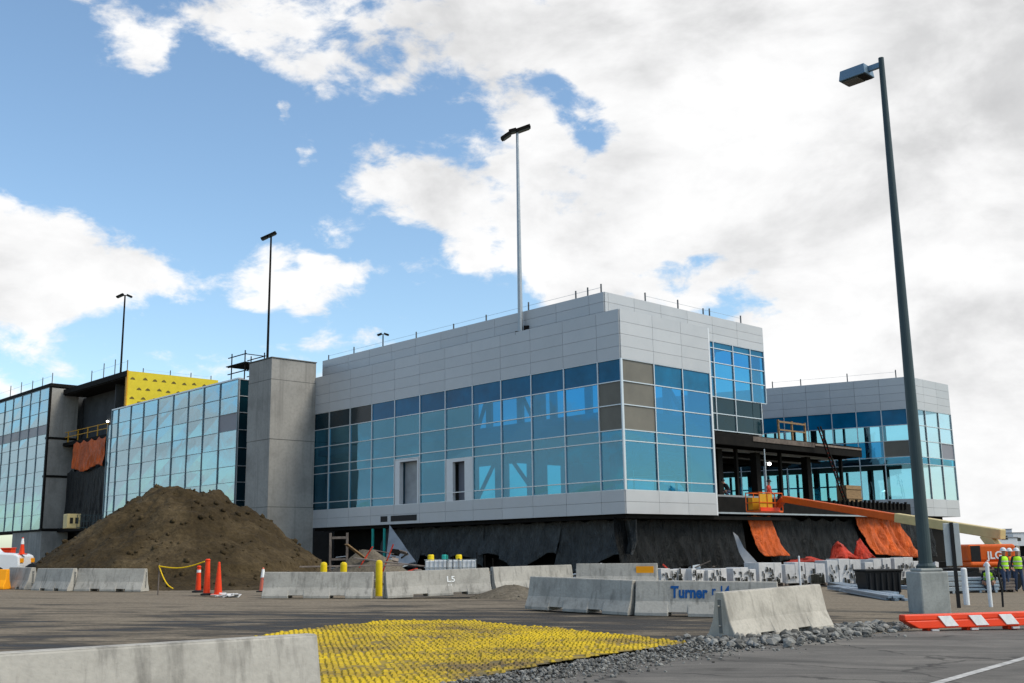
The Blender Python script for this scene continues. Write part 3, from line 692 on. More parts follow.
for z in (14.0, 14.5): b.box(-3.35, -3.28, 63.4, 74.5, z, z + .06)
b.build('rail', 'basket_yellow', Ry, (-3.3, 63.4, 0))
for y in (63.6, 66, 68.5, 71, 73.6):
    b = MB(); b.box(-3.36, -3.27, y, y + .08, 13.46, 14.6); b.build('post', 'basket_yellow', Ry, (-3.3, 63.4, 0))
Lb = thing('lamp', 'small lit bulkhead lamp inside the dark unfinished bay', 'lamp', LW(-1.4, 68.5), ROTZ)
b = MB(); b.lathe((-1.35, 68.5, 15.2), [(.05, 0), (.13, .08), (.13, .16), (.04, .22)], 8); b.build('bulb', 'bulb_lit', Lb, (-1.4, 68.5, 0)); 
b = MB(); b.box(-1.36, -1.2, 68.4, 68.6, 15.1, 15.2); b.build('bracket', 'steel_dark', Lb, (-1.4, 68.5, 0))

Fw = thing('concourse_building', 'glass fronted concourse with bare concrete end wall on the far left', 'building', LW(-5, 74.9), ROTZ)
base = (-5, 74.9, 0)
CF = Face(-5, 0, 0, 1, -1, 0)
YC = [75.2] + [75.2 + 2.72 * k for k in range(1, 9)]
ZC = [4.5, 6.0, 7.5, 9.0, 10.5, 12.0, 13.4, 14.4, 15.4, 16.8, 18.1, 19.35]
for j in range(8):
    sp = ['glass_mirror'] * 11; sp[7] = 'grey_film'
    bay(CF, YC[j], YC[j + 1], ZC, sp, Fw, base, 'mullion_mid', .048, .016, right=(j == 7))
b = MB(); cz = [4.45, 9.95, 13.95, 19.4]
for i in range(3): b.box(-4.85, -2.0, 74.9, 75.5, cz[i] + .12, cz[i + 1] - .12)
b.build('end_wall', 'concrete_wall', Fw, base)
b = MB()
for z in cz[:3]: b.box(-5.0, -1.95, 74.85, 75.6, z - .12, z + .12)
b.box(-5.06, -1.9, 74.8, 97.1, 19.4, 19.75); b.box(-5.02, -4.86, 74.88, 75.19, 4.6, 19.35)
b.box(-5.0, -2.1, 75.61, 97, 4.3, 4.49); b.build('steel_trim', 'steel_dark', Fw, base)
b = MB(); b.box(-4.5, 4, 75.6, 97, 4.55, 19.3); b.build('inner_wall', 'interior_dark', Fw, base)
b = MB(); b.box(-4.9, -2.2, 74.95, 83.5, -.4, 4.29); b.build('podium_wall', 'concrete_wall', Fw, base)

# ------------------------------------------------------------------ roof guard posts and cables
def roof_rail(label, pts, h, parentloc):
    t = thing('roof_guardrail', label, 'guardrail', LW(*parentloc), ROTZ)
    for p in pts:
        hh = h * random.uniform(.8, 1.25); b = MB(); p = Vector(p); b.box(p.x - .035, p.x + .035, p.y - .035, p.y + .035, p.z - .3, p.z + hh); b.build('post', 'brace_steel', t, parentloc)
    b = MB()
    for p, q in zip(pts, pts[1:]):
        p, q = Vector(p), Vector(q); b.bar(p + Vector((0, 0, h * .75)), q + Vector((0, 0, h * .75)), .015)
    b.build('cable', 'galvanised', t, parentloc)
roof_rail('thin guard posts and cable along the left roof edge of the main block', [(1.0, y, 16.77) for y in (2.2, 3.3, 4.3, 8.5, 12.6, 16, 20.2, 28, 31.5)], .5, (1, 2, 16.7))
roof_rail('thin guard posts and cable along the right roof edge of the main block', [(x, 2.0, 16.77) for x in (4.9, 8.2, 10.9, 11.6, 15.2)], .55, (4.9, 2, 16.7))
roof_rail('guard posts and cable on the far left concourse roof', [(-4.8, y, 19.7) for y in (75.2, 78, 81, 84.5, 88, 92)], 1.2, (-4.8, 75, 19.7))
roof_rail('guard posts and cable on the roof of the dark unfinished bay', [(-3.4, y, 19.1) for y in (59.6, 62.5, 65.2, 68.2)], 1.4, (-3.4, 60, 19))
roof_rail('guard posts along the top of the yellow sheathed wall', [(x, 59.6, 19.1) for x in (-1.8, 1, 3.2, 5.4)], .5, (0, 59.6, 19))
roof_rail('faint cable and posts on the far wing roof', [tuple(FL.pt(u, 15.46, -.3)) for u in (1, 5, 9, 11.5)], .7, (38, 4, 15.4))
b0 = (-1.2, 36.6, 15.4)
Sc = thing('scaffold', 'small scaffold tower on the glass wing roof beside the concrete shaft', 'scaffold', LW(*b0), ROTZ)
for (x, y) in ((-2.6, 38.4), (-2.6, 40.6), (-.8, 38.4), (-.8, 40.6)):
    b = MB(); b.tube((x, y, 15.4), (x, y, 18.2), .05, .05, 6); b.build('upright', 'steel_dark', Sc, b0)
b = MB()
for z in (16.5, 17.1, 17.9):
    b.bar((-2.6, 38.2, z), (-2.6, 41.2, z), .07); b.bar((-.8, 38.2, z), (-.8, 41.2, z), .07); b.bar((-2.6, 38.4, z), (-.8, 38.4, z), .06)
b.box(-2.7, -.7, 38.2, 41.4, 17.15, 17.22); b.build('platform', 'steel_dark', Sc, b0)

# ------------------------------------------------------------------ light masts
def mast(label, x, y, z0, z1, r0, heads, mat='galvanised', foot=True):
    t = thing('light_mast', label, 'light mast', (x, y, z0), 0, None)
    b = MB(); b.tube((0, 0, 0), (0, 0, z1 - z0), r0, r0 * .5, 12); b.build('pole', mat, t, smooth=False)
    if foot:
        b = MB(); b.box(-r0 * 2, r0 * 2, -r0 * 2, r0 * 2, 0, .25); b.box(r0 * 1.2, r0 * 1.2 + .35, -.15, .15, .35, .65); b.build('foot', 'steel_dark', t)
    H = z1 - z0
    b = MB(); b.bar((heads[0][0], 0, H + heads[0][1] * .6), (heads[-1][0] * .9, 0, H + .1 + heads[-1][1] * .5), .09); b.build('cross_arm', 'steel_dark', t)
    for (dx, dz, l, ang) in heads:
        b = MB(); M = Matrix.Rotation(R(ang), 3, 'Y')
        b.cbox((dx, 0, H + dz), (l, .45, .2), M); b.cbox(Vector((dx, 0, H + dz)) + M @ Vector((0, 0, -.13)), (l * .8, .36, .06), M, 1); b.build('floodlight', ['steel_dark', 'lamp_lens'], t)
    return t
p = LW(.42, onleft(520.5, 330, .42)[0])
mast('tall grey light mast rising from the main roof ledge, nearest the glass corner', p.x, p.y, 15.1, at(517.3, 131, p.y).z, .17, [(-.75, -.35, .75, -35), (-.3, .0, .5, -15), (.4, .15, 1.0, -20)])
p = at(270.5, 300, 95)
mast('thin light mast rising behind the concrete shaft', p.x - .12, 95, G(p.x, 95), at(273, 236, 95).z, .17, [(-.6, -.15, .7, -25), (.05, .15, .9, -25)], 'steel_dark')
p = at(122.5, 340, 125)
mast('thin light mast rising behind the yellow sheathed wall', p.x, 125, G(p.x, 125), at(125, 296, 125).z, .19, [(-.6, .05, .9, -25), (.55, .0, .6, 25)], 'steel_dark')
p = at(383, 340, 150)
mast('tiny distant light mast just showing over the left roof edge', p.x, 150, G(p.x, 150), at(383, 335, 150).z, .17, [(-.5, .1, .7, -20), (.5, .1, .7, 20)], 'steel_dark')

# street lamp in the foreground
p = gd(930, 613); top = at(882.6, 58, p.y)
St = thing('street_lamp', 'tall dark street lamp with box head on a square concrete base', 'street lamp', p, ROTZ)
b = MB(); b.cbox((0, 0, .46), (.76, .76, 1.12), RZ(-ROTZ + .12)); b.cbox((0, 0, 1.06), (.6, .6, .08), RZ(-ROTZ + .12)); b.build('base', 'concrete_base', St, bevel=.04, seg=2)
H = top.z - p.z
b = MB(); b.lathe((0, 0, 1.1), [(.24, 0), (.24, .06), (.17, .12), (.165, .2), (.075, H - 1.1), (.03, H - 1.08)], 18); b.build('pole', 'pole_paint', St, smooth=False)
b = MB(); b.box(-.05, .05, .05, .45, H - .27, H - .12); b.build('arm', 'lamp_housing', St)
b = MB(); b.hexa([(-.27, .36, H - .38), (.27, .36, H - .38), (.27, 1.18, H - .38), (-.27, 1.18, H - .38), (-.24, .4, H - .07), (.24, .4, H - .07), (.24, 1.14, H - .07), (-.24, 1.14, H - .07)]); hd = b.build('lamp_head', 'lamp_housing', St, bevel=.015)
b = MB(); b.box(-.22, .22, .62, 1.12, H - .41, H - .382); b.box(-.22, .22, .4, .6, H - .405, H - .382, 1); b.build('lens', ['lamp_lens', 'rubber'], hd)

# ------------------------------------------------------------------ jersey barriers
def barrier_mesh(Ln=3.05):
    prof = [(.305, 0), (.305, .075), (.180, .33), (.085, .80), (.07, .81)]
    b = MB(); cuts = [(-.5, 0, 0), (-.26, 0, 0), (-.259, 1, 0), (-.12, 1, 0), (-.119, 0, 0), (.12, 0, 0), (.121, 1, 0), (.26, 1, 0), (.261, 0, 0), (.5, 0, 0)]
    n = 10; vs = []
    seq = []
    for (t, notch, _) in cuts:
        pr = [(.275, .09), (.272, .1), (.180, .33), (.085, .80), (.07, .81)] if notch else prof
        seq.append([(t * Ln, -y, z) for y, z in pr] + [(t * Ln, y, z) for y, z in reversed(pr)])
    for s_ in seq: vs += s_
    fs = []
    for k in range(len(seq) - 1):
        for i in range(n): fs.append((k * n + i, k * n + (i + 1) % n, (k + 1) * n + (i + 1) % n, (k + 1) * n + i))
    fs += [tuple(range(n)), tuple((len(seq) - 1) * n + i for i in range(n - 1, -1, -1))]
    b.add(vs, fs)
    for s_ in (-1, 1):   # end key and steel loops
        b.box(s_ * Ln / 2 - .012, s_ * Ln / 2 + .012, -.05, .05, .12, .70, 1)
        for z in (.25, .58): b.bar((s_ * Ln / 2, 0, z), (s_ * (Ln / 2 + .06), 0, z), .03, mi=1)
    return b
proto = barrier_mesh().build('jersey_barrier', ['concrete_barrier', 'concrete_wall_dark'], None, bevel=.012)
proto_used = [False]
BG = 'concrete jersey barriers around the site'
def barrier(p, q, label, z=None, mat=None, fit=True):
    p, q = Vector(p), Vector(q)
    o = proto if not proto_used[0] else proto.copy()
    if proto_used[0]: COL.objects.link(o)
    proto_used[0] = True
    d = q - p; Ln = math.hypot(d.x, d.y); c = (p + q) / 2
    o.location = (c.x, c.y, (z if z is not None else (p.z + q.z) / 2)); o.rotation_euler = (0, -math.atan2(d.z, Ln), math.atan2(d.y, d.x))
    o.scale = (Ln / 3.05, 1, 1)
    if mat:
        o.data = o.data.copy(); o.data.materials[0] = MATS[mat]
    return tag(o, label, 'barrier', BG)
barrier(at(10, 588.5, 42.0), at(32, 589.5, 40.8), 'leftmost concrete barrier, turned away beside the white truck')
barrier(at(38, 590.5, 40.5), at(74.0, 591, 39.5), 'concrete barrier left of the dirt pile, second from the photo edge')
barrier(at(78, 591, 39.7), at(145, 591.5, 39.3), 'pale concrete barrier ending at the dirt pile foot near the yellow rope')
barrier(at(264, 598, 34.6), at(373, 598.3, 34.4), 'concrete barrier behind the white topped cone with two bollards over it')
bE = barrier(at(385, 598.3, 34.3), at(489, 593, 35.6), 'concrete barrier with white chalk marks right of the yellow bollard')
barrier(at(492, 592, 36.0), at(571, 588.5, 37.6), 'concrete barrier half hidden behind the dark stained pair')
bG = barrier(at(532, 608.5, 28.0), at(635, 615, 26.0), 'dark stained concrete barrier, left one of the long joined pair')
bH = barrier(at(637, 615, 26.0), at(779, 618, 25.0), 'concrete barrier with blue painted lettering on its face')
bI = barrier(at(577, 585, 42.0), at(658, 585, 41.2), 'concrete barrier carrying an amber reflector in the back row')
bJ = barrier(at(722, 641, 18.7), at(820, 628, 20.7), 'light tan concrete barrier on rubble, nearest the road edge', mat='concrete_tan')
# foreground one located by its top edge
def topat(px, py):
    r = ray(px, py); z = .9
    for _ in range(30):
        t = (z - CAMZ) / r.z; P_ = EYE + r * t; z = G(P_.x, P_.y) + .81
    return Vector((P_.x, P_.y, z - .81))
a, b_ = topat(-2, 652.5), topat(311, 633.5)
dd = (b_ - a).normalized()
barrier(b_ - dd * 3.25, b_, 'long grey concrete barrier in the near left foreground')
barrier(b_ - dd * 6.6, b_ - dd * 3.35, 'concrete barrier running out of frame beyond the near left one') if 0 else None

def letters(txt, par, x, z, size, mat, side=-1, bold=0.02, lbl=None):
    cu = bpy.data.curves.new('txt', 'FONT'); cu.body = txt; cu.size = size; cu.extrude = .002; cu.offset = bold; cu.resolution_u = 3
    tmp = bpy.data.objects.new('tmp', cu); COL.objects.link(tmp)
    dg = bpy.context.evaluated_depsgraph_get(); me = bpy.data.meshes.new_from_object(tmp.evaluated_get(dg))
    bpy.data.objects.remove(tmp)
    me.materials.clear(); me.materials.append(MATS[mat])
    o = bpy.data.objects.new('lettering', me); COL.objects.link(o); o.parent = par
    yy = -(.180 - (z - .33) * (.095 / .47)) - .006
    o.location = (x, yy, z); o.rotation_euler = (R(90 - 11.4), 0, 0)
    if lbl: o['label'] = lbl
    return o
letters('Turner', bH, -.74, .43, .37, 'blue_paint', bold=.014).scale = (.74, 1, 1)
letters('r 14', bH, .14, .50, .30, 'blue_paint', bold=.006).scale = (.78, 1, 1)
letters('L5', bE, .22, .42, .26, 'white_paint', bold=.004); letters('LL', bE, .25, .24, .15, 'white_paint', bold=.002)
b = MB(); b.box(.75, 1.4, -.155, -.125, .45, .70); b.build('reflector', 'amber', bI)

# orange and white low barricade
p, q = gd(908, 632), gd(1024, 630.5); d = (q - p); d.z = 0; d.normalize(); n = Vector((-d.y, d.x, 0)); ang = math.atan2(d.y, d.x)
Bc = thing('barricade', 'low orange plastic barricade with white slanted stripes lying on the road', 'barricade', p, ang)
b = MB(); Lb_ = 3.3
b.hexa([(.25, 0, .05), (Lb_, 0, .05), (Lb_, .3, .05), (.25, .3, .05), (-.02, .03, .20), (Lb_, .03, .20), (Lb_, .27, .20), (-.02, .27, .20)])
b.hexa([(-.02, .03, .20), (Lb_, .03, .20), (Lb_, .27, .20), (-.02, .27, .20), (-.02, .05, .31), (Lb_, .05, .31), (Lb_, .25, .31), (-.02, .25, .31)])
for x in (.45, 1.3, 2.2, 3.0): b.box(x, x + .25, .05, .25, -.02, .05)
b.build('body', 'safety_orange', Bc, bevel=.018, seg=2)
for k in range(4):
    x = .82 + k * .66
    b = MB(); w_ = .27; z0, z1, s_ = .085, .275, -.14
    b.hexa([(x, -.008, z0), (x + w_, -.008, z0), (x + w_, .06, z0), (x, .06, z0), (x + s_, .016, z1), (x + w_ + s_, .016, z1), (x + w_ + s_, .09, z1), (x + s_, .09, z1)]); b.build('stripe', 'white_paint', Bc)
b = MB()
for x in (.5, 1.35, 2.25): b.box(x, x + .15, -.03, .02, .0, .035)
b.build('foot', 'rag_white', Bc)

# ------------------------------------------------------------------ yellow cleated mat
poly = [(-4.75, 16.9), (-4.35, 19.2), (-3.75, 21.4), (-2.55, 23.5), (-1.0, 22.8), (.84, 21.1), (2.0, 19.3), (2.83, 17.95), (2.0, 16.6), (1.17, 15.45), (.3, 14.1), (-.55, 12.9), (-1.3, 11.4), (-4.0, 11.2), (-4.75, 13)]
def inside(x, y):
    c = False; j = len(poly) - 1
    for i in range(len(poly)):
        (xi, yi), (xj, yj) = poly[i], poly[j]
        if (yi > y) != (yj > y) and x < (xj - xi) * (y - yi) / (yj - yi) + xi: c = not c
        j = i
    return c
def rumple(x, y): return .05 + .05 * noise.noise(Vector((x * .45, y * .45, 3))) + .02 * noise.noise(Vector((x * 1.6, y * 1.6, 9)))
b = MB(); st = .092; ca, sa = math.cos(R(38)), math.sin(R(38))
grid = {}
NU = 190
cells = set()
for i in range(-NU, NU):
    for j in range(-NU, NU):
        x = -2.5 + (i * ca - j * sa) * st; y = 17 + (i * sa + j * ca) * st
        if inside(x + .05 * noise.noise(Vector((x * 3, y * 3, 1))), y + .05 * noise.noise(Vector((x * 3, y * 3, 5)))): cells.add((i, j))
def vert(i, j):
    if (i, j) not in grid:
        x = -2.5 + ((i - .5) * ca - (j - .5) * sa) * st; y = 17 + ((i - .5) * sa + (j - .5) * ca) * st
        grid[(i, j)] = len(b.v); b.v.append((x, y, G(x, y) + rumple(x, y)))
    return grid[(i, j)]
for (i, j) in cells:
    b.f.append([vert(i, j), vert(i + 1, j), vert(i + 1, j + 1), vert(i, j + 1)]); b.m.append(1)
for (i, j) in cells:
    if j % 2: continue
    x = -2.5 + (i * ca - j * sa) * st; y = 17 + (i * sa + j * ca) * st; z = G(x, y) + rumple(x, y)
    mud = noise.noise(Vector((x * .8, y * .8, 21)))
    if random.random() < .06 + max(0, mud) * .2: continue
    h = random.uniform(.014, .036) * (1 - .5 * max(0, mud)); x += random.gauss(0, .006); y += random.gauss(0, .006); vs = []
    for k, zz in ((.5, -.01), (.24, h)):
        for (u, v_) in ((-.5, -.8), (.5, -.8), (.5, .8), (-.5, .8)):
            uu, vv = u * st * k * 1.9, v_ * st * k * .9
            vs.append((x + uu * ca - vv * sa, y + uu * sa + vv * ca, z + zz))
    b.hexa(vs, 0)
tag(b.build('track_mat', ['cleat_yellow', 'cleat_base'], None), 'large worn yellow plastic mat with rows of cleats on the ground', 'mat')

# ------------------------------------------------------------------ rubble along the road edge (uncountable)
b = MB()
def rock(c, r):
    bm = bmesh.new(); bmesh.ops.create_icosphere(bm, subdivisions=1, radius=1)
    sq = Vector((random.uniform(.7, 1.3), random.uniform(.7, 1.3), random.uniform(.45, .9))); s_ = random.random() * 50
    M = RZ(random.random() * 6.28) @ Matrix.Rotation(random.uniform(-.6, .6), 3, 'X')
    vs = []
    for v in bm.verts:
        p = v.co * (1 + .45 * noise.noise(v.co * 1.7 + Vector((s_, s_, s_)))); vs.append(Vector(c) + M @ Vector((p.x * sq.x, p.y * sq.y, p.z * sq.z)) * r)
    b.add(vs, [[v.index for v in f.verts] for f in bm.faces]); bm.free()
edge = [(-1.2, 11.5, .6), (.1, 13.4, .7), (1.4, 15.3, .75), (2.7, 17.1, .85), (4.1, 18.7, .9), (5.6, 20.3, .8), (6.8, 21.6, .55), (8.4, 22.8, .35)]
for k in range(9000):
    t = random.random() ** .9 * (len(edge) - 1.001); i = int(t); f = t - i
    x = edge[i][0] * (1 - f) + edge[i + 1][0] * f; y = edge[i][1] * (1 - f) + edge[i + 1][1] * f; w_ = edge[i][2] * (1 - f) + edge[i + 1][2] * f
    o_ = random.gauss(0, .52) * w_; x += o_ * .78; y -= o_ * .62
    if inside(x, y) and random.random() < .93: continue
    r = random.choice((.010, .014, .018, .025)) * random.uniform(.7, 1.4)
    if 3.2 < t < 6.4 and random.random() < .12: r = random.uniform(.04, .10)
    mound = .07 * math.exp(-(o_ / .45) ** 2) * (1 if t > 2.5 else .5)
    rock((x, y, G(x, y) + .012 + mound * random.random() + r * .3), r)
tag(b.build('rubble', 'rubble', None), 'strip of broken grey rubble between the mat and the road', 'rubble', kind='stuff')

# ------------------------------------------------------------------ dirt pile
def pile(name, label, c, H, RR, top, seed, mat, res=.18, stones=260, zb=None):
    b = MB(); Rm = max(RR) * 1.12; n = int(2 * Rm / res); cx_, cy_ = c
    idx = {}; 
    def hgt(x, y):
        th = math.atan2(y, x); r = math.hypot(x, y)
        k = (th / (math.pi / 2)) % 4; i = int(k); f = k - i; f = f * f * (3 - 2 * f)
        Rt = RR[i % 4] * (1 - f) + RR[(i + 1) % 4] * f
        Rt *= 1 + .09 * noise.noise(Vector((math.cos(th) * 2, math.sin(th) * 2, seed)))
        u = max(0, (r - top)) / (Rt - top)
        h = H * (1 - u) if u < .8 else H * (.2 * math.exp(-(u - .8) * 5.5) - .045)
        p = Vector((x, y, seed))
        h += (.38 * noise.noise(p * .55) + .22 * noise.noise(p * 1.5) + .13 * noise.noise(p * 3.1) + .08 * noise.noise(p * 6.5) + .045 * noise.noise(p * 13)) * min(1, .25 + h / H) * (H / 4.4)
        h += .22 * (H / 4.4) * max(0, 1 - r / (top * 1.7)) * noise.noise(p * 1.1 + Vector((9, 9, 9)))
        return h
    for j in range(n + 1):
        for i in range(n + 1):
            x, y = -Rm + i * res, -Rm + j * res; h = hgt(x, y)
            idx[(i, j)] = len(b.v); b.v.append((x, y, max(-.25, h)))
    for j in range(n):
        for i in range(n):
            q = [idx[(i, j)], idx[(i + 1, j)], idx[(i + 1, j + 1)], idx[(i, j + 1)]]
            if max(b.v[k][2] for k in q) > -.2: b.f.append(q); b.m.append(0)
    for k in range(stones):
        th, r = random.random() * 6.28, math.sqrt(random.random()) * Rm * .92; x, y = r * math.cos(th), r * math.sin(th); h = hgt(x, y)
        if h < -.1: continue
        sz = random.choice((.03, .04, .05, .06, .10)) * random.uniform(.7, 1.5) * (H / 4.4) ** .5
        bm = bmesh.new(); bmesh.ops.create_icosphere(bm, subdivisions=1, radius=sz)
        vs = [v.co * (1 + .5 * noise.noise(v.co / sz * 1.4 + Vector((k, 0, 0)))) + Vector((x, y, h + sz * .25)) for v in bm.verts]
        b.add(vs, [[v.index for v in f.verts] for f in bm.faces]); bm.free()
    o = b.build(name, mat, None, smooth=False)
    for pl in o.data.polygons: pl.use_smooth = True
    o.location = (cx_, cy_, zb if zb is not None else G(cx_, cy_))
    return tag(o, label, 'dirt pile')
pc = at(183, 540, 49.5)
pile('dirt_pile', 'huge brown heap of excavated earth in front of the glass wing', (pc.x, pc.y), at(185, 489, 49.5).z - G(pc.x, 49.5) - .22, (7.6, 8.2, 7.7, 8.6), 1.5, 4.2, 'dirt', .10, 700)
pm = at(512, 594, 35.2)
pile('dirt_mound', 'low tan dirt mound between the concrete barriers', (pm.x, pm.y), .42, (1.6, 1.2, 1.6, 1.2), .2, 8.1, 'tan_dirt', .08, 60, zb=G(pm.x, pm.y) - .02)
pd = at(368, 552, 50)
pile('debris_heap', 'grey brown debris heap in front of the draped undercroft', (pd.x, pd.y), at(372, 550, 50).z - G(pd.x, 50), (2.6, 1.6, 2.6, 1.6), .3, 3.3, 'tan_dirt', .12, 90)

# ------------------------------------------------------------------ tarps hung under the building and in the gap
def tarp(label, face, u0, u1, zt, zb, mat, amp=.22, fold=1.1, off=.05, seed=0, flare=0., ztop2=None, name='tarp', shear=0, cat='tarp', swag=.28):
    """hanging sheet on a facade line; zb may be a function of s in 0..1"""
    b = MB(); nu, nv = max(12, int(abs(u1 - u0) / .09)), 34
    o0 = face.pt(u0, 0, 0)
    for s_ in range(2):
        for j in range(nv + 1):
            for i in range(nu + 1):
                s, v = i / nu, j / nv
                bot = zb(s) if callable(zb) else zb
                zt_ = zt + ((ztop2 - zt) * s if ztop2 is not None else 0)
                z = zt_ + (bot - zt_) * v
                u = u0 + (u1 - u0) * s + shear * v
                rg = lambda a_, b_, c_: 1 - abs(noise.noise(Vector((a_, b_, c_)))) * 2.2
                k = noise.noise(Vector((u * fold * .6, v * .7, seed))) * .9
                k += .55 * rg(u * 1.1 + v * .9, v * .45 - u * .2, seed + 3) * (.35 + v) + .45 * rg(u * 1.0 - v * 1.4, v * .6 + u * .25, seed + 9)
                k += .30 * rg(u * 2.6, v * .9, seed + 5) + .16 * rg(u * 4.5 + v * 2, v * 3.2, seed + 7)
                d = off + amp * (.25 + .75 * v) * (k - .35) + flare * v * v + (.012 if s_ else 0)
                z -= swag * abs(math.sin(math.pi * (u / 1.9 + seed * .37))) * (1 - v) ** 2
                z += .06 * noise.noise(Vector((u * 1.8, seed, 2))) * (1 if j in (0, nv) else 0)
                b.v.append(tuple(face.pt(u, z, d) - o0))
    W_ = nu + 1; K = W_ * (nv + 1)
    for j in range(nv):
        for i in range(nu):
            q = [j * W_ + i, j * W_ + i + 1, (j + 1) * W_ + i + 1, (j + 1) * W_ + i]
            b.f.append(q); b.f.append([k + K for k in reversed(q)]); b.m += [0, 0]
    for i in range(nu):
        for j in (0, nv): b.f.append([j * W_ + i, j * W_ + i + 1, j * W_ + i + 1 + K, j * W_ + i + K]); b.m.append(0)
    for j in range(nv):
        for i in (0, nu): b.f.append([j * W_ + i, (j + 1) * W_ + i, (j + 1) * W_ + i + K, j * W_ + i + K]); b.m.append(0)
    o = b.build(name, mat, None, smooth=True); w0 = LW(o0.x, o0.y); o.location = (w0.x, w0.y, 0); o.rotation_euler = (0, 0, ROTZ)
    return tag(o, label, cat)
UD = Face(1.1, 0, 0, 1, -1, 0); UE = Face(0, 1.1, 1, 0, 0, -1)
gsl = lambda lo, hi: (lambda s: lo + (hi - lo) * abs(math.sin(s * 9.1)))
tarp('dark grey tarp under the left facade, at the glass corner', UD, .1, 6.2, 3.5, lambda s: 1.25 - 1.0 * s + .25 * math.sin(s * 7), 'grey_tarp', .34, .9, seed=1, flare=.2)
tarp('dark grey tarp under the left facade, second from the corner', UD, 6.0, 13.3, 3.5, lambda s: 1.0 + .45 * math.sin(s * 8 + 1), 'grey_tarp', .36, .8, seed=2, flare=.2)
tarp('dark grey tarp under the left facade, third from the corner behind the white cubes', UD, 13.0, 19.5, 3.5, lambda s: .5 + .9 * abs(math.sin(s * 5)), 'grey_tarp', .36, .8, seed=3, flare=.2)
tarp('dark grey tarp under the left facade, fourth from the corner by the teal posts', UD, 19.2, 24.0, 3.5, lambda s: .5 + .5 * s, 'grey_tarp', .3, .8, seed=4, flare=.4)
# loose pale sheet pulled into a triangle
b = MB(); p0, p1, p2 = LW(-.1, onleft(389.5, 526, -.1)[0], 3.5), at(416, 562, 68), at(386, 563, 71); nn_ = 14
for t_ in (0, .02):
    for i in range(nn_ + 1):
        for j in range(nn_ + 1):
            s, v = i / nn_, j / nn_; e = p1.lerp(p2, s); c = p0.lerp(e, v); k = noise.noise(Vector((s * 4, v * 2, 5))) * .25 * v
            b.v.append(tuple(c + Vector((-k * .6, -k, -.25 * math.sin(math.pi * s) * v * .5 + t_)) - p2))
K = (nn_ + 1) ** 2
for i in range(nn_):
    for j in range(nn_):
        q = [i * (nn_ + 1) + j, (i + 1) * (nn_ + 1) + j, (i + 1) * (nn_ + 1) + j + 1, i * (nn_ + 1) + j + 1]; b.f += [q, [k + K for k in reversed(q)]]; b.m += [0, 0]
o = b.build('loose_sheet', 'plastic_sheet', None, smooth=True); o.location = p2; tag(o, 'pale grey sheet pulled down into a triangle beside the teal posts', 'tarp')

tarp('black tarp under the right facade, at the building corner', UE, .1, 4.6, 3.5, lambda s: .35 + .2 * math.sin(s * 6), 'black_tarp', .3, .9, seed=11, flare=.2)
tarp('black tarp under the right facade, between corner and orange strip', UE, 4.4, 12.6, 3.55, lambda s: .3 + .2 * math.sin(s * 8), 'black_tarp', .3, .8, seed=12, flare=.25)
x0, x1 = onright(757, 516, -.05)[0], onright(780, 516, -.05)[0]
tarp('slanted orange tarp strip hanging below the boom lift basket', UE, x0, x1, 3.62, 1.0, 'orange_tarp', .34, .8, off=.35, seed=13, flare=.5, shear=.9, swag=.05)
tarp('black tarp between the two orange tarps under the open deck', UE, 15.0, 28.5, 3.6, lambda s: .5 + .25 * math.sin(s * 9), 'black_tarp', .3, .7, seed=14, flare=.3)
x0, x1 = onright(868, 518, -.3)[0], onright(908, 518, -.3)[0]
tarp('bunched orange tarp under the deck beside the lamp post', UE, x0, x1 + .5, 3.75, lambda s: .95 - .35 * s, 'orange_tarp', .62, 1.5, off=.3, seed=15, flare=.7, shear=1.2, swag=.05)
tarp('black tarp at the far right end of the deck', UE, 31.5, 39, 3.7, .6, 'black_tarp', .3, .8, off=.0, seed=16, flare=.3)
# red tarp peaks low in front of the black sheet
def peak(label, px, Yp, wpx, hpx, pyb, mat, seed):
    b = MB(); c = at(px, pyb, Yp); w_ = wpx * Yp / F; h = hpx * Yp / F; n_ = 12
    for i in range(n_ + 1):
        for j in range(n_ + 1):
            s, v = i / n_ * 2 - 1, j / n_
            hh = h * (1 - abs(s + .25 * math.sin(seed * 2 + s * 3) * (1 - abs(s))) ** 1.25) * v + .06 * h
            k = noise.noise(Vector((s * 2.4, v * 2, seed))) + .6 * (1 - 2 * abs(noise.noise(Vector((s * 3.1 + v, v * 3, seed + 5)))))
            b.v.append((s * w_ / 2 + .12 * k, .9 * (1 - v) * -1 + .35 * k, hh * (1 + .22 * k)))
    m_ = n_ + 1
    for i in range(n_ + 1): b.v.append((b.v[i * m_][0], .4, 0)); 
    for i in range(n_):
        for j in range(n_): b.f.append([i * m_ + j, (i + 1) * m_ + j, (i + 1) * m_ + j + 1, i * m_ + j + 1]); b.m.append(0)
        b.f.append([i * m_ + n_, (i + 1) * m_ + n_, m_ * m_ + i + 1, m_ * m_ + i]); b.m.append(0)
    o = b.build('red_tarp_peak', mat, None, smooth=True); o.location = (c.x, c.y, c.z); o.rotation_euler = (0, 0, ROTZ * .6); return tag(o, label, 'tarp')
peak('red orange tarp raised in a peak over stacked material, left one of two', 842, 61, 30, 18, 561, 'red_tarp', 1)
peak('red orange tarp raised in a peak over stacked material, right one of two', 862, 61, 18, 18, 560, 'red_tarp', 5)
peak('flat red orange tarp edge spread low along the wrapped stacks', 808, 60, 55, 5, 562, 'red_tarp', 9)
p = onright(738, 540, -.9)
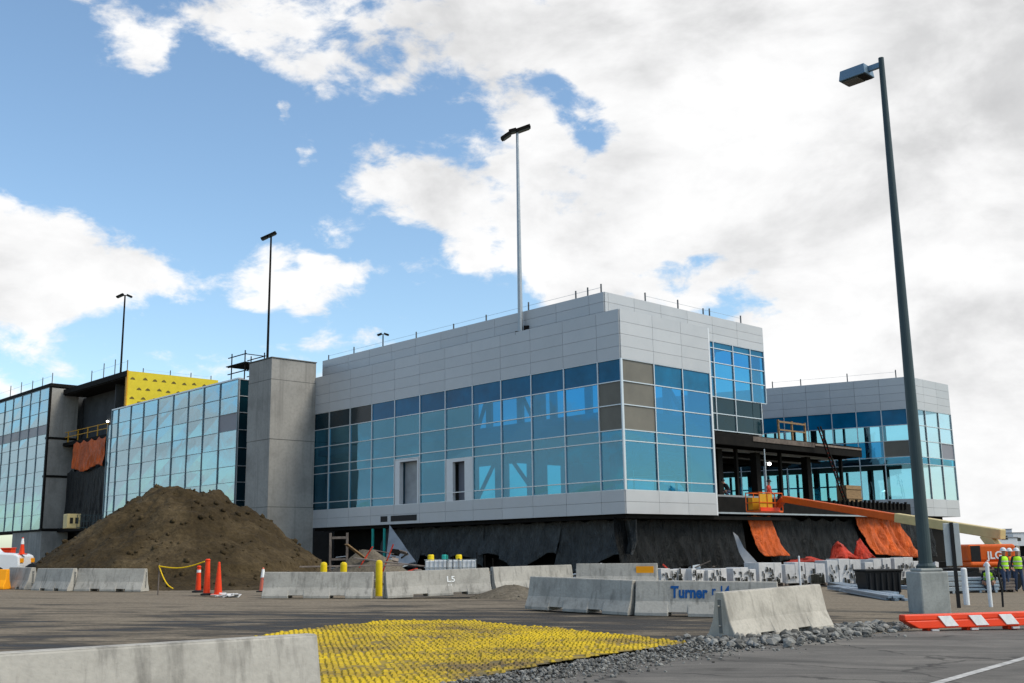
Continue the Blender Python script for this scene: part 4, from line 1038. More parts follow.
b = MB(); c = at(737, 532, 64); b.add([at(733, 532, 64.2) - c, at(738, 536, 64.1) - c, at(744, 548, 63.6) - c, at(757, 562, 62.8) - c, at(745, 563, 62.9) - c, at(739, 552, 63.5) - c] + [at(733, 532, 64.3) - c, at(738, 536, 64.2) - c, at(744, 548, 63.7) - c, at(757, 562, 62.9) - c, at(745, 563, 63.0) - c, at(739, 552, 63.6) - c],
    [(0, 1, 2, 3, 4, 5), (11, 10, 9, 8, 7, 6)] + [(i, (i + 1) % 6, 6 + (i + 1) % 6, 6 + i) for i in range(6)])
o = b.build('torn_sheet', 'plastic_sheet', None); o.location = c; tag(o, 'thin torn pale sheet caught between black tarp and orange strip', 'tarp')
# gap tarps
GT = Face(-3.45, 0, 0, 1, -1, 0)
tarp('crumpled orange tarp hung across the dark bay between glass wings', GT, 63.4, 71.5, 13.3, lambda s: 10.3 + .25 * math.sin(s * 8), 'orange_tarp', .25, .9, seed=21)
tarp('black tarp hung below the orange one in the dark bay', GT, 63.4, 73.0, 10.5, 4.6, 'black_tarp', .25, .9, off=-.1, seed=22)
p = at(72, 521, 101)
Eb = thing('equipment_box', 'small pale yellow equipment box on the slab edge in the dark bay', 'box', (p.x, p.y, p.z - .7), ROTZ)
b = MB(); b.box(-.65, .65, -.5, .5, 0, 1.35); b.build('body', 'lift_tan', Eb, bevel=.05)
b = MB()
for x in (-.4, .1): b.box(x, x + .3, -.52, -.5, .45, 1.0)
b.build('grille', 'print_black', Eb)
p = at(90, 521, 101)
Mg = thing('mesh_guard', 'dark green mesh guard panel on the slab beside the pale box', 'guard', (p.x, p.y, p.z - .7), ROTZ)
b = MB()
for k in range(9): b.bar((-1.2 + k * .3, 0, 0), (-1.2 + k * .3, 0, 1.3), .05)
for z in (.1, .7, 1.25): b.bar((-1.2, 0, z), (1.2, 0, z), .06)
b.build('panel', 'pole_paint', Mg)

# ------------------------------------------------------------------ bollards, cones, ropes, small site pieces
def bollard_b():
    b = MB(); b.lathe((0, 0, 0), [(.115, -.1), (.115, 1.25), (.10, 1.31), (.05, 1.34), (.01, 1.345)], 16); return b
b0_ = bollard_b().build('bollard', 'bollard_yellow', None, smooth=False)
BL = [((323.5, 597.0), 37.0, 562, 'short yellow bollard behind the concrete barrier, left of three'), ((343.5, 597), 37.0, 562, 'yellow bollard behind the concrete barrier, middle of three'), ((379, 590), 36.3, 560, 'yellow bollard standing in the gap between two barriers')]
for i, ((px, py), Y, pt_, lb) in enumerate(BL):
    o = b0_ if i == 0 else b0_.copy()
    if i: COL.objects.link(o)
    p = at(px, 580, Y); zt = at(px, pt_, Y).z; o.location = (p.x, p.y, zt - 1.345); tag(o, lb, 'bollard', 'yellow bollards by the barriers')
def cone(label, px, pyb, Y, h, r, mats, collar=True, name='traffic_cone', z=None):
    p = at(px, pyb, Y); t = thing(name, label, 'cone', (p.x, p.y, z if z is not None else p.z))
    b = MB(); b.box(-r * 1.5, r * 1.5, -r * 1.5, r * 1.5, 0, .04); b.build('base', mats[2] if len(mats) > 2 else mats[0], t, bevel=.01)
    b = MB(); b.lathe((0, 0, .04), [(r, 0), (r * .3, h - .06), (r * .2, h - .04)], 16); bd = b.build('body', mats[0], t, smooth=False)
    if collar:
        b = MB(); f0, f1 = .55, .95; rr = lambda f: r * (1 - .7 * f) + .004
        b.lathe((0, 0, .04 + h * f0), [(rr(f0), 0), (rr(f1), h * (f1 - f0) - .05)], 16); b.build('collar', mats[1], bd)
    return t
def delineator(label, px, pyb, Y, h, r, band):
    p = at(px, pyb, Y); t = thing('delineator_post', label, 'delineator', (p.x, p.y, p.z))
    b = MB(); b.lathe((0, 0, 0), [(.2, 0), (.2, .05), (r * 1.1, .08)], 14); b.build('base', 'rubber', t)
    b = MB(); b.lathe((0, 0, .08), [(r * 1.1, 0), (r * .75, h - .16), (r * .9, h - .12), (r * .5, h - .08)], 14); bd = b.build('post', 'safety_orange', t)
    if band:
        b = MB(); b.lathe((0, 0, h - .30), [(r * .84, 0), (r * .8, .16)], 14); b.build('band', 'white_paint', bd)
    return t
delineator('orange delineator with a white band, left of the tall one', 198, 592.5, 36.2, .88, .085, True)
delineator('tallest plain orange delineator post at the dirt pile foot', 206.5, 595.5, 35.4, 1.17, .10, False)
cone('slim orange cone with rags at its foot by the dirt pile', 218, 595, 35.2, 1.05, .13, ['safety_orange', 'white_paint'], False)
cone('faded traffic cone with white top left of the barrier', 262.5, 592, 36.5, .80, .12, ['faded_orange', 'white_paint', 'rubber'])
P1, P2, P3 = at(159, 566, 36.5), at(204.5, 561.5, 36.0), at(173, 588.5, 36.0)
b = MB(); pts = [P1.lerp(P2, k / 10) - Vector((0, 0, .13 * math.sin(math.pi * k / 10))) for k in range(11)]
b.path([p - P1 for p in pts], .022, 6); pts = [P1.lerp(P3, k / 8) - Vector((0, 0, .16 * math.sin(math.pi * k / 8))) for k in range(9)]; b.path([p - P1 for p in pts], .02, 6)
o = b.build('yellow_rope', 'yellow_rope', None); o.location = P1; tag(o, 'yellow rope strung from a stake to the tall orange delineator', 'rope')
b = MB(); g = G(P1.x, P1.y); b.tube((0, 0, g - P1.z - .1), (0, 0, .08), .025, .02, 6); o = b.build('stake', 'old_wood', None); o.location = P1 + Vector((0, .03, 0)); tag(o, 'thin stake holding the left end of the yellow rope', 'stake')
b = MB(); p = at(227, 597, 35.0)
for k in range(26):
    c = Vector((random.gauss(0, .22), random.gauss(0, .12), random.uniform(.02, .1))); M = RZ(random.random() * 6) @ Matrix.Rotation(random.uniform(-.7, .7), 3, 'X'); b.cbox(c, (random.uniform(.1, .25), random.uniform(.08, .2), .03), M)
o = b.build('rag_heap', 'rag_white', None, bevel=.01); o.location = (p.x, p.y, G(p.x, p.y)); tag(o, 'small heap of dirty white rags on the ground beside the cones', 'rags')

# teal posts and frame in the undercroft
for i, (px, y1, Y) in enumerate(((373, 527, 60), (384.5, 527, 59.4))):
    p = LW(.12, onleft(px, 527, .12)[0]); b = MB(); b.tube((0, 0, 0), (0, 0, 3.3 - G(p.x, p.y)), .10, .10, 10); b.box(-.2, .2, -.2, .2, 0, .03)
    o = b.build('teal_post', 'teal_paint', None); o.location = (p.x, p.y, G(p.x, p.y)); tag(o, ('teal steel post under the facade, left of the pair', 'teal steel post under the facade, right of the pair')[i], 'post', 'teal posts under the facade')
p = at(338, 590, 54)
Fr = thing('timber_frame', 'weathered timber frame standing in the dark beside the concrete shaft', 'frame', (p.x, p.y, G(p.x, p.y)))
for dx in (-.42, .42):
    b = MB(); b.box(dx - .05, dx + .05, -.05, .05, 0, 2.35); b.build('upright', 'old_wood', Fr)
b = MB(); b.box(-.36, .36, -.04, .04, 2.05, 2.17); b.box(-.36, .36, -.04, .04, 1.0, 1.1); b.build('crosspiece', 'old_wood', Fr)
# white wrapped cubes with caps
q0 = at(434, 575, 44); 
def cube_b():
    b = MB(); b.box(-.46, .46, -.5, .5, .12, 1.12); return b
tots = []
for i in range(3):
    p = at(437 + i * 14, 580, 44 + .4 * i)
    if i == 0:
        t = thing('liquid_tote', 'x', 'tote', (p.x, p.y, G(p.x, p.y) - .02), .05, 'white totes in wire cages')
        cube_b().build('tank', 'white_plastic', t, bevel=.05, seg=2)
        b = MB()
        for k in range(6):
            x = -.45 + k * .18; b.bar((x, -.525, .12), (x, -.525, 1.17), .022); b.bar((x, .525, .12), (x, .525, 1.17), .022)
        for z in (.15, .5, .85, 1.15): b.bar((-.47, -.53, z), (.47, -.53, z), .022); b.bar((-.47, .53, z), (.47, .53, z), .022); b.bar((-.49, -.53, z), (-.49, .53, z), .022); b.bar((.49, -.53, z), (.49, .53, z), .022)
        b.build('cage', 'galvanised', t)
        b = MB(); b.box(-.48, .48, -.52, .52, 0, .11); b.build('pallet', 'old_wood', t)
        b = MB(); b.lathe((-.25, 0, 1.12), [(.13, 0), (.13, .2), (.1, .24)], 12); cap = b.build('cap', 'bollard_yellow', t); t0 = t
    else:
        t = copy_tree(t0); t.location = (p.x, p.y, G(p.x, p.y) - .02)
        if i == 1:
            for ch in t.children:
                if ch.name.startswith('cap'): ch.data = ch.data.copy(); ch.data.materials[0] = MATS['teal_paint']
    t['label'] = ('white caged tote with a yellow cap, left of three behind the barrier', 'white caged tote with a green cap, middle of three behind the barrier', 'white caged tote with a yellow cap, right of three behind the barrier')[i]
# debris planks
for i, (px, py, Y, ln, a_, tl, mt_, lb) in enumerate(((352, 566, 44, 4.2, .1, .0, 'old_wood', 'long grey plank lying level in front of the debris heap'), (395, 563, 45, 3.6, -.2, .12, 'old_wood', 'plank tilted against the debris under the pale sheet'), (362, 556, 49, 2.2, .9, .5, 'wood', 'short brown board stuck upright in the debris heap'),
        (366, 557, 48.6, 1.1, .3, -1.0, 'red_tarp', 'red painted bar leaning on the debris heap'), (388, 558, 48.5, 1.3, .2, -1.2, 'red_tarp', 'steep red painted bar beside the pale sheet'), (455, 572, 43, 4.5, .05, .02, 'wood', 'long brown timber lying before the white totes'))):
    p = at(px, py, Y); b = MB(); b.cbox((0, 0, 0), (ln, .2 if mt_ != 'red_tarp' else .07, .06), RZ(a_) @ Matrix.Rotation(tl, 3, 'Y')); o = b.build('plank' if mt_ != 'red_tarp' else 'red_bar', mt_, None, bevel=.008); o.location = p; tag(o, lb, 'plank' if mt_ != 'red_tarp' else 'bar')
rb = None
for i, px in enumerate((447, 453, 459, 477, 485, 493)):
    Y = 43.2; p = at(px, 580, Y); zt = at(px, 553 + (i % 3) * 3, Y).z
    b = MB(); b.tube((0, 0, 0), (0, 0, zt - G(p.x, p.y)), .02, .02, 6); b.cbox((0, 0, zt - G(p.x, p.y)), (.05, .05, .05)); o = b.build('rebar_stake', 'steel_dark', None); o.location = (p.x, p.y, G(p.x, p.y)); tag(o, 'thin dark steel stake in the row around the white totes', 'stake', 'thin steel stakes around the totes')

# loose scraps too many to count along the foot of the tarps
b = MB()
def scrap(p, k):
    M_ = RZ(random.random() * 6.3) @ Matrix.Rotation(random.uniform(-.8, .8), 3, 'X') @ Matrix.Rotation(random.uniform(-.4, .4), 3, 'Y')
    sh = random.random()
    if sh < .45: b.cbox(p, (random.uniform(.3, 1.3), random.uniform(.05, .12), random.uniform(.03, .08)), M_, k)
    elif sh < .8: b.cbox(p, (random.uniform(.2, .6), random.uniform(.15, .45), random.uniform(.02, .3)), M_, k)
    else: b.tube(p, Vector(p) + M_ @ Vector((random.uniform(.3, .9), 0, .1)), .05, .05, 7, k)
for i in range(150):
    px = random.choice((random.uniform(335, 420), random.uniform(345, 405), random.uniform(480, 640), random.uniform(660, 745)))
    Y = random.uniform(50, 57); p = at(px, 560, Y); h = abs(random.gauss(0, .5)) * (1.4 if px < 420 else .75)
    scrap((p.x, p.y, G(p.x, p.y) + .05 + min(h, 1.6) * (1 if px < 420 or px > 590 else .8)), random.choice((0, 0, 1, 2, 2, 3, 4, 4)))
for i in range(40):
    p = at(random.uniform(925, 1000), 575, random.uniform(50, 58)); scrap((p.x, p.y, G(p.x, p.y) + .05 + abs(random.gauss(0, .5))), random.choice((0, 1, 2, 4, 4)))
tag(b.build('construction_debris', ['old_wood', 'rag_white', 'galvanised', 'red_tarp', 'steel_dark'], None), 'jumble of small construction scraps along the foot of the tarps', 'debris', kind='stuff')

# printed wrapped stacks along the right side
STK = [(661, 690, 568.5, 582, 47.5), (692, 706, 569, 583, 47.8), (708, 727, 569.5, 583, 48.2), (733, 757, 567, 582, 49.5), (759, 783, 563.5, 580.5, 51), (786, 826, 562, 580, 52.5), (828, 862, 560, 578, 54.5), (866, 892, 558.5, 577, 56.5), (895, 924, 558, 576, 58.5)]
LBL = ['leftmost white wrapped stack with small black marks behind the lettered barrier', 'short white wrapped stack next right of the leftmost one', 'white wrapped stack with heavy black shapes left of the dark gap', 'white wrapped stack just below the torn pale sheet', 'white wrapped stack under the slanted orange strip', 'long white wrapped stack left of the red tarp peaks', 'white wrapped stack in front of the red tarp peaks', 'white wrapped stack behind the black bin', 'white wrapped stack nearest the lamp post']
for (xa_, xb_, yt, yb, Y), lb in zip(STK, LBL):
    p, q = at(xa_, yb, Y), at(xb_, yb, Y + .6); zt = at(xa_, yt, Y).z; z0 = G(p.x, p.y); d = q - p; ln = math.hypot(d.x, d.y); 
    t = thing('wrapped_stack', lb, 'stack', (p.x, p.y, z0), math.atan2(d.y, d.x), 'white printed wrapped stacks')
    b = MB(); nseg = max(3, int(ln / .5))
    for k in range(nseg):
        x0, x1 = ln * k / nseg, ln * (k + 1) / nseg; h = (zt - z0) * random.uniform(.86, 1.04); b.box(x0 + .01, x1 - .01, random.uniform(-.03, .03), 1.1, .14, h)
    # printed marks and dark tears on the wrap
    for k in range(max(9, int(ln * 10))):
        x = random.uniform(.05, ln - .2); zc = random.choice((.30, .30, .48, .62)) * (zt - z0) + random.uniform(-.03, .03); w1 = random.uniform(.05, .13); h1 = random.uniform(.08, .30)
        sl_ = random.uniform(-.06, .06)
        b.hexa([(x, -.075, zc), (x + w1, -.075, zc), (x + w1, -.031, zc), (x, -.031, zc), (x + sl_, -.075, zc + h1), (x + w1 * .8 + sl_, -.075, zc + h1), (x + w1 * .8 + sl_, -.031, zc + h1), (x + sl_, -.031, zc + h1)], 1)
    for k in range(int(ln * 4)):
        x = random.uniform(.0, ln - .2); w1 = random.uniform(.08, .3); h1 = random.uniform(.06, .45) * (zt - z0)
        b.hexa([(x, -.08, .1), (x + w1, -.08, .1), (x + w1, -.031, .1), (x, -.031, .1), (x + w1 * .08, -.08, .14 + h1), (x + w1 * .9, -.08, .14 + h1), (x + w1 * .9, -.031, .14 + h1), (x + w1 * .08, -.031, .14 + h1)], 1)
    b.build('wrap', ['rag_white', 'print_black'], t, bevel=.012)
    b = MB()
    for k in range(4): b.box(ln * k / 3.05 - .0, ln * k / 3.05 + .1, -.02, 1.1, 0, .13)
    b.build('bearer', 'old_wood', t)
# grey metal studs and bin
SB = [((800, 586), (905, 601), 34.5), ((812, 588), (900, 597), 36), ((770, 583), (872, 588), 39), ((800, 581), (862, 583), 42), ((880, 588), (925, 590), 39), ((825, 585), (862, 590), 37.5)]
LB2 = ['longest grey metal stud bundle on the ground, nearest the lamp base', 'grey metal stud bundle just behind the longest one', 'grey stud bundle pointing under the black bin from the left', 'short far stud bundle left of the black bin', 'grey stud bundle right of the black bin', 'short stud bundle lying in front of the black bin']
for ((ax_, ay_), (bx_, by_), Y), lb in zip(SB, LB2):
    p, q = gd(bx_, by_), gd(ax_, ay_)
    if (q - p).length > 7.5: q = p + (q - p).normalized() * 7.5
    b = MB(); d = (q - p); d.z = 0
    nrm = Vector((-d.y, d.x, 0)).normalized()
    for k in range(4):
        for z in (.05, .13):
            o_ = nrm * (k * .16 + random.uniform(-.03, .03)); s_ = d.normalized() * random.uniform(-.3, .3); b.bar(o_ + s_ + Vector((0, 0, z)), d + o_ + s_ + Vector((0, 0, z)), .12, .07)
    o = b.build('stud_bundle', 'stud_metal', None); o.location = (p.x, p.y, G(p.x, p.y)); tag(o, lb, 'studs', 'grey stud bundles on the ground')
p = gd(885, 595.5)
Bn = thing('black_bin', 'large black site bin on the ground left of the lamp base', 'bin', p, .1)
b = MB(); w_ = 37 * p.y / F; h = 23 * p.y / F
b.hexa([(-w_ / 2 + .08, 0, .08), (w_ / 2 - .08, 0, .08), (w_ / 2 - .08, .9, .08), (-w_ / 2 + .08, .9, .08), (-w_ / 2, -.05, h), (w_ / 2, -.05, h), (w_ / 2, .95, h), (-w_ / 2, .95, h)])
for k in range(6): b.box(-w_ / 2 + .12 + k * w_ / 6.3, -w_ / 2 + .2 + k * w_ / 6.3, -.09, -.02, .1, h - .05)
b.build('body', 'bin_black', Bn, bevel=.02)
b = MB(); b.box(-w_ / 2 - .04, w_ / 2 + .04, -.12, 1.0, h, h + .07); b.build('lid', 'rubber', Bn, bevel=.02)
b = MB()
for x in (-.5, .5): b.box(x - .08, x + .08, .0, .9, 0, .078)
b.build('skid', 'rubber', Bn)
# white posts, sign, rod
def post(label, px, pyb, pyt, r, mat, name='white_post', cap=True, Y=None):
    p = gd(px, pyb) if Y is None else at(px, pyb, Y); zt = at(px, pyt, p.y).z - G(p.x, p.y)
    b = MB(); b.lathe((0, 0, 0), [(r, -.05), (r, zt - .03), (r * .7, zt), (.005, zt + .01)], 12); o = b.build(name, mat, None); o.location = (p.x, p.y, G(p.x, p.y)); return tag(o, label, 'post')
post('white plastic post, left one right of the grey sign', 967, 605, 568, .085, 'white_plastic')
post('taller white plastic post beside the dark rod', 991, 607, 562, .055, 'white_plastic')
post('thin white post standing behind the near tan barrier', 801, 590, 556, .04, 'white_plastic')
p = gd(959, 608)
Sg = thing('road_sign', 'grey back of a narrow upright sign on a dark post', 'sign', p, -.1)
zt = at(953, 523, p.y).z - p.z; zb_ = at(955, 566, p.y).z - p.z
b = MB(); b.box(-.045, .045, -.03, .03, -.05, zt + .02); b.build('post', 'bin_black', Sg)
b = MB(); b.box(-.215, .215, .035, .06, zb_, zt); b.build('panel', 'sign_back', Sg, bevel=.008)
p = gd(1003, 607); b = MB(); b.path([(0, 0, 0), (.02, 0, .5), (-.05, 0, .95), (.02, 0, 1.25)], .03, 7); o = b.build('bent_rod', 'bin_black', None); o.location = p; tag(o, 'bent dark rod sticking out of the ground right of the white posts', 'rod')

# ------------------------------------------------------------------ boom lift
q = at(1003, 536, 49.5)
Bm = thing('boom_lift', 'orange boom lift with long tan and orange boom raised to the deck', 'boom lift', (q.x, q.y, G(q.x, q.y)))
def bl(p): return Vector(p) - Vector(Bm.location)
e0, e1, e2 = at(784, 499, 62.6), at(920, 521.5, 54.0), at(1003, 534.5, 49.5)
b = MB(); b.bar(bl(e0), bl(e1), .34, .38); fb = b.build('fly_boom', 'lift_orange', Bm, bevel=.03)
b = MB(); b.bar(bl(e0.lerp(e1, .85)), bl(e2), .40, .46); b.build('base_boom', 'lift_tan', Bm, bevel=.03)
b = MB(); d_ = (e2 - e1).normalized(); b.bar(bl(e1.lerp(e2, .8)) - Vector((0, 0, .1)), bl(e2) - Vector((0, 0, 1.15)), .4, .5); b.build('riser', 'lift_tan', Bm, bevel=.02)
c = bl(at(987, 553, 49)); 
b = MB(); b.cbox(c, (2.15, 1.1, .78)); b.cbox(c + Vector((-.2, 0, -.5)), (1.8, 1.4, .25)); hood = b.build('hood', 'lift_orange', Bm, bevel=.12, seg=3)
b = MB(); b.cbox(c + Vector((-.75, -.56, -.02)), (.42, .04, .7)); b.build('grille', 'rubber', hood)
cu = bpy.data.curves.new('t', 'FONT'); cu.body = 'JLG'; cu.size = .46; cu.extrude = .004; cu.offset = .012; tmp = bpy.data.objects.new('t', cu); COL.objects.link(tmp)
me = bpy.data.meshes.new_from_object(tmp.evaluated_get(bpy.context.evaluated_depsgraph_get())); bpy.data.objects.remove(tmp); me.materials.clear(); me.materials.append(MATS['white_paint'])
o = bpy.data.objects.new('lettering', me); COL.objects.link(o); o.parent = hood; o.location = c + Vector((-.25, -.566, -.25)); o.rotation_euler = (R(90), 0, 0)
b = MB(); b.box(c.x - 1.1, c.x + .9, -.9, .9, .42, .72); b.build('chassis', 'steel_dark', Bm, bevel=.03)
for (x, y) in ((-.9, -.95), (.75, -.95), (-.9, .95), (.75, .95)):
    b = MB(); b.tube((c.x + x, y - .16, .45), (c.x + x, y + .16, .45), .45, .45, 20); wh = b.build('wheel', 'rubber', Bm, bevel=.03)
    b = MB(); b.tube((c.x + x, y - .17, .45), (c.x + x, y + .17, .45), .2, .2, 14); b.build('rim', 'bin_black', wh)
# basket
Bk = bl(at(765, 512.5, 63)); M = RZ(ROTZ)
def bk(x, y, z): return Bk + M @ Vector((x, y, z))
b = MB()
b.cbox(bk(0, 0, .05), (2.4, .95, .1), M)
for z in (.55, 1.12):
    for y in (-.46, .46): b.bar(bk(-1.2, y, z), bk(1.2, y, z), .05)
    for x in (-1.2, 1.2): b.bar(bk(x, -.46, z), bk(x, .46, z), .05)
for x in (-1.2, -.4, .4, 1.2):
    for y in (-.46, .46): b.bar(bk(x, y, .1), bk(x, y, 1.12), .05)
bskt = b.build('basket', 'lift_orange', Bm)
b = MB(); b.cbox(bk(-.5, -.42, .66), (1.3, .05, .8), M); b.cbox(bk(-.5, .3, .5), (1.0, .3, .7), M); b.build('side_panel', 'basket_yellow', bskt)
b = MB(); b.cbox(bk(-.2, -.50, .16), (2.0, .05, .22), M); b.build('toe_board', 'safety_orange', bskt)
b = MB(); b.cbox(bk(.95, -.5, .8), (.4, .2, .35), M); b.build('control_box', 'rubber', bskt, bevel=.02)
b = MB(); b.bar(bk(1.2, 0, .3), bl(e0), .28, .3); b.build('jib', 'lift_orange', Bm)

# ------------------------------------------------------------------ people
def person(label, loc, rz, top='dark_cloth', vest='hivis', hat='white_plastic', pose='stand', ph=0.):
    J = {'pel': (0, 0, .95), 'spi': (0, .0, 1.14), 'che': (0, 0, 1.36), 'nec': (0, .0, 1.50), 'hd0': (0, .02, 1.58), 'hd1': (0, .025, 1.68), 'hd2': (0, .02, 1.755),
         'nose': (0, .125, 1.66)}
    for s, n in ((-1, 'l'), (1, 'r')):
        J.update({'sh' + n: (s * .185, 0, 1.43), 'el' + n: (s * .26, .02 + ph * s * .05, 1.15), 'wr' + n: (s * .23, .16 + .05 * s * ph, .96), 'pa' + n: (s * .22, .22, .915),
                  'hi' + n: (s * .10, 0, .91), 'kn' + n: (s * .125, .03 + .06 * s * ph, .50), 'an' + n: (s * .13, -.03 + .09 * s * ph, .09), 'to' + n: (s * .145, .14 + .09 * s * ph, .045)})
        for k in range(4): J['f%d%s' % (k, n)] = (s * (.20 + .015 * k), .30 - .008 * abs(k - 1), .885 - .006 * k)
        J['th' + n] = (s * .185, .26, .93)
    if pose == 'crouch':
        for k in J:
            x, y, z = J[k]
            if k[:2] in ('an', 'to'): continue
            if k[:2] == 'kn': J[k] = (x * 1.2, y + .32, .48); continue
            if k[:2] == 'hi' or k == 'pel': J[k] = (x, y - .05, z - .52); continue
            h_ = z - .95; J[k] = (x, y - .05 + h_ * .55 + (.12 if k[:2] in ('wr', 'pa', 'th') or k[0] == 'f' else 0), .43 + h_ * .85)
    Rr = {'pel': (.15, .115), 'spi': (.145, .105), 'che': (.165, .115), 'nec': (.058, .058), 'hd0': (.075, .085), 'hd1': (.085, .10), 'hd2': (.06, .07), 'nose': (.018, .018), 'sh': (.07, .07), 'el': (.047, .047), 'wr': (.033, .033),
          'pa': (.042, .026), 'hi': (.095, .095), 'kn': (.065, .065), 'an': (.045, .045), 'to': (.04, .035), 'th': (.01, .01)}
    E_ = [('pel', 'spi'), ('spi', 'che'), ('che', 'nec'), ('nec', 'hd0'), ('hd0', 'hd1'), ('hd1', 'hd2'), ('hd1', 'nose')]
    for n in 'lr':
        E_ += [('che', 'sh' + n), ('sh' + n, 'el' + n), ('el' + n, 'wr' + n), ('wr' + n, 'pa' + n), ('pel', 'hi' + n), ('hi' + n, 'kn' + n), ('kn' + n, 'an' + n), ('an' + n, 'to' + n), ('wr' + n, 'th' + n)] + [('pa' + n, 'f%d%s' % (k, n)) for k in range(4)]
    ks = list(J); me = bpy.data.meshes.new('skel'); me.from_pydata([J[k] for k in ks], [(ks.index(a_), ks.index(c_)) for a_, c_ in E_], [])
    tmp = bpy.data.objects.new('skel', me); COL.objects.link(tmp)
    md = tmp.modifiers.new('s', 'SKIN'); sub = tmp.modifiers.new('u', 'SUBSURF'); sub.levels = sub.render_levels = 1
    if not me.skin_vertices: me.attributes.new('skin', 'FLOAT', 'POINT') if 0 else None
    bm = bmesh.new(); bm.from_mesh(me); ly = bm.verts.layers.skin.verify(); bm.verts.ensure_lookup_table()
    for i, k in enumerate(ks):
        r = Rr.get(k) or Rr.get(k[:2]) or (.010, .010); bm.verts[i][ly].radius = r; bm.verts[i][ly].use_root = (k == 'pel')
    bm.to_mesh(me); bm.free()
    bm_ = bpy.data.meshes.new_from_object(tmp.evaluated_get(bpy.context.evaluated_depsgraph_get())); bpy.data.objects.remove(tmp)
    bm_.materials.clear()
    for k in ('skin', top, 'denim', 'rubber'): bm_.materials.append(MATS[k])
    hz = J['nec'][2] + .02
    for pl in bm_.polygons:
        c = pl.center; pl.use_smooth = True
        hand = any((c - Vector(J['pa' + n])).length < .13 and c.y > J['wr' + n][1] for n in 'lr')
        pl.material_index = 0 if c.z > hz or hand else (3 if c.z < .10 else (2 if c.z < J['pel'][2] + .02 else 1))
    t = bpy.data.objects.new('person', bm_); COL.objects.link(t); t.location = loc; t.rotation_euler = (0, 0, rz); tag(t, label, 'person')
    Mt = Matrix.Identity(3) if pose == 'stand' else Matrix.Rotation(R(-33), 3, 'X')
    if vest:
        b = MB(); o0 = Vector(J['pel']); prof = [(.185, .145, .02), (.18, .14, .2), (.20, .15, .38), (.19, .13, .48), (.11, .09, .54)]; n_ = 18; vs = []
        for (rx, ry, z) in prof:
            for k in range(n_):
                a_ = 2 * math.pi * k / n_; vs.append(o0 + Mt @ Vector((rx * math.cos(a_), ry * math.sin(a_), z)))
        fs = [(j * n_ + i, j * n_ + (i + 1) % n_, (j + 1) * n_ + (i + 1) % n_, (j + 1) * n_ + i) for j in range(4) for i in range(n_)]
        b.add(vs, fs); 
        for z0_ in (.12, .30):
            n0 = len(b.v); ring = []
            for zz in (z0_, z0_ + .055):
                for k in range(n_):
                    a_ = 2 * math.pi * k / n_; ring.append(o0 + Mt @ Vector((.205 * math.cos(a_), .157 * math.sin(a_), zz)))
            b.add(ring, [(i_, (i_ + 1) % n_, n_ + (i_ + 1) % n_, n_ + i_) for i_ in range(n_)], 1)
        b.build('vest', [vest, 'rag_white'], t, smooth=True)
    if hat:
        c = Vector(J['hd1']) + Vector((0, 0, .03)); b = MB(); b.lathe(c, [(.145, 0), (.142, .015), (.125, .02), (.115, .08), (.075, .13), (.02, .15)], 16); b.cbox(c + Vector((0, .14, .008)), (.16, .09, .014)); b.build('hard_hat', hat, t, smooth=False)
    return t
def stand(px, pyb, Y): p = at(px, pyb, Y); return (p.x, p.y, G(p.x, p.y))
person('worker in green vest and white hard hat, left of the group by the lift', stand(1006.5, 588, 46), R(200), 'dark_cloth', 'hivis', ph=.4)
person('worker in green vest at the right photo edge', stand(1020, 588, 46.4), R(170), 'dark_cloth', 'hivis', ph=-.3)
person('worker in orange vest standing behind the two green vests', stand(1012.5, 586, 47.6), R(185), 'dark_cloth', 'hivis_orange', ph=.2)
person('worker in green vest crouching behind the taller white post', stand(990, 588, 45), R(150), 'dark_cloth', 'hivis', pose='crouch')
person('worker in orange vest between the two green vests and the photo edge', stand(1015, 588, 51), R(165), 'dark_cloth', 'hivis_orange', ph=-.2)
person('worker in green vest farthest back beside the orange lift hood', stand(1000, 587, 54), R(150), 'denim', 'hivis', ph=.3)
wl = Vector(Bm.location) + Bk + M @ Vector((.55, 0, .1))
person('worker in dark clothes and red top standing in the lift basket', wl, ROTZ + R(190), 'red_tarp', None, 'bin_black')
p = LW(onright(729, 496, 1.2)[0], 1.2, 4.72)
person('worker crouching in dark clothes on the deck edge beside the corner glass', p, ROTZ + R(60), 'dark_cloth', None, 'bin_black', pose='crouch')

# ------------------------------------------------------------------ left edge: truck and oddments
p = at(-30, 590, 46)
Tr = thing('pickup_truck', 'white pickup truck cut by the left photo edge behind the barriers', 'truck', (p.x, p.y, G(p.x, p.y)), R(6))
b = MB()
prof = [(-2.6, .55), (2.15, .55), (2.25, .75), (2.2, 1.18), (2.0, 1.27), (.95, 1.33), (.35, 1.92), (-1.0, 1.95), (-1.3, 1.3), (-2.6, 1.28)]
n_ = len(prof); b.add([(x, -.95, z) for x, z in prof] + [(x, .95, z) for x, z in prof], [tuple(range(n_)), tuple(range(2 * n_ - 1, n_ - 1, -1))] + [(i, (i + 1) % n_, n_ + (i + 1) % n_, n_ + i) for i in range(n_)])
b.build('body', 'truck_white', Tr, bevel=.06, seg=2)
b = MB(); b.hexa([(.83, -.8, 1.36), (.83, .8, 1.36), (.80, .8, 1.36), (.80, -.8, 1.36), (.43, -.75, 1.88), (.43, .75, 1.88), (.38, .75, 1.88), (.38, -.75, 1.88)]); b.box(-.9, .45, -.965, -.955, 1.4, 1.85); b.build('window', 'dark_glass', Tr)
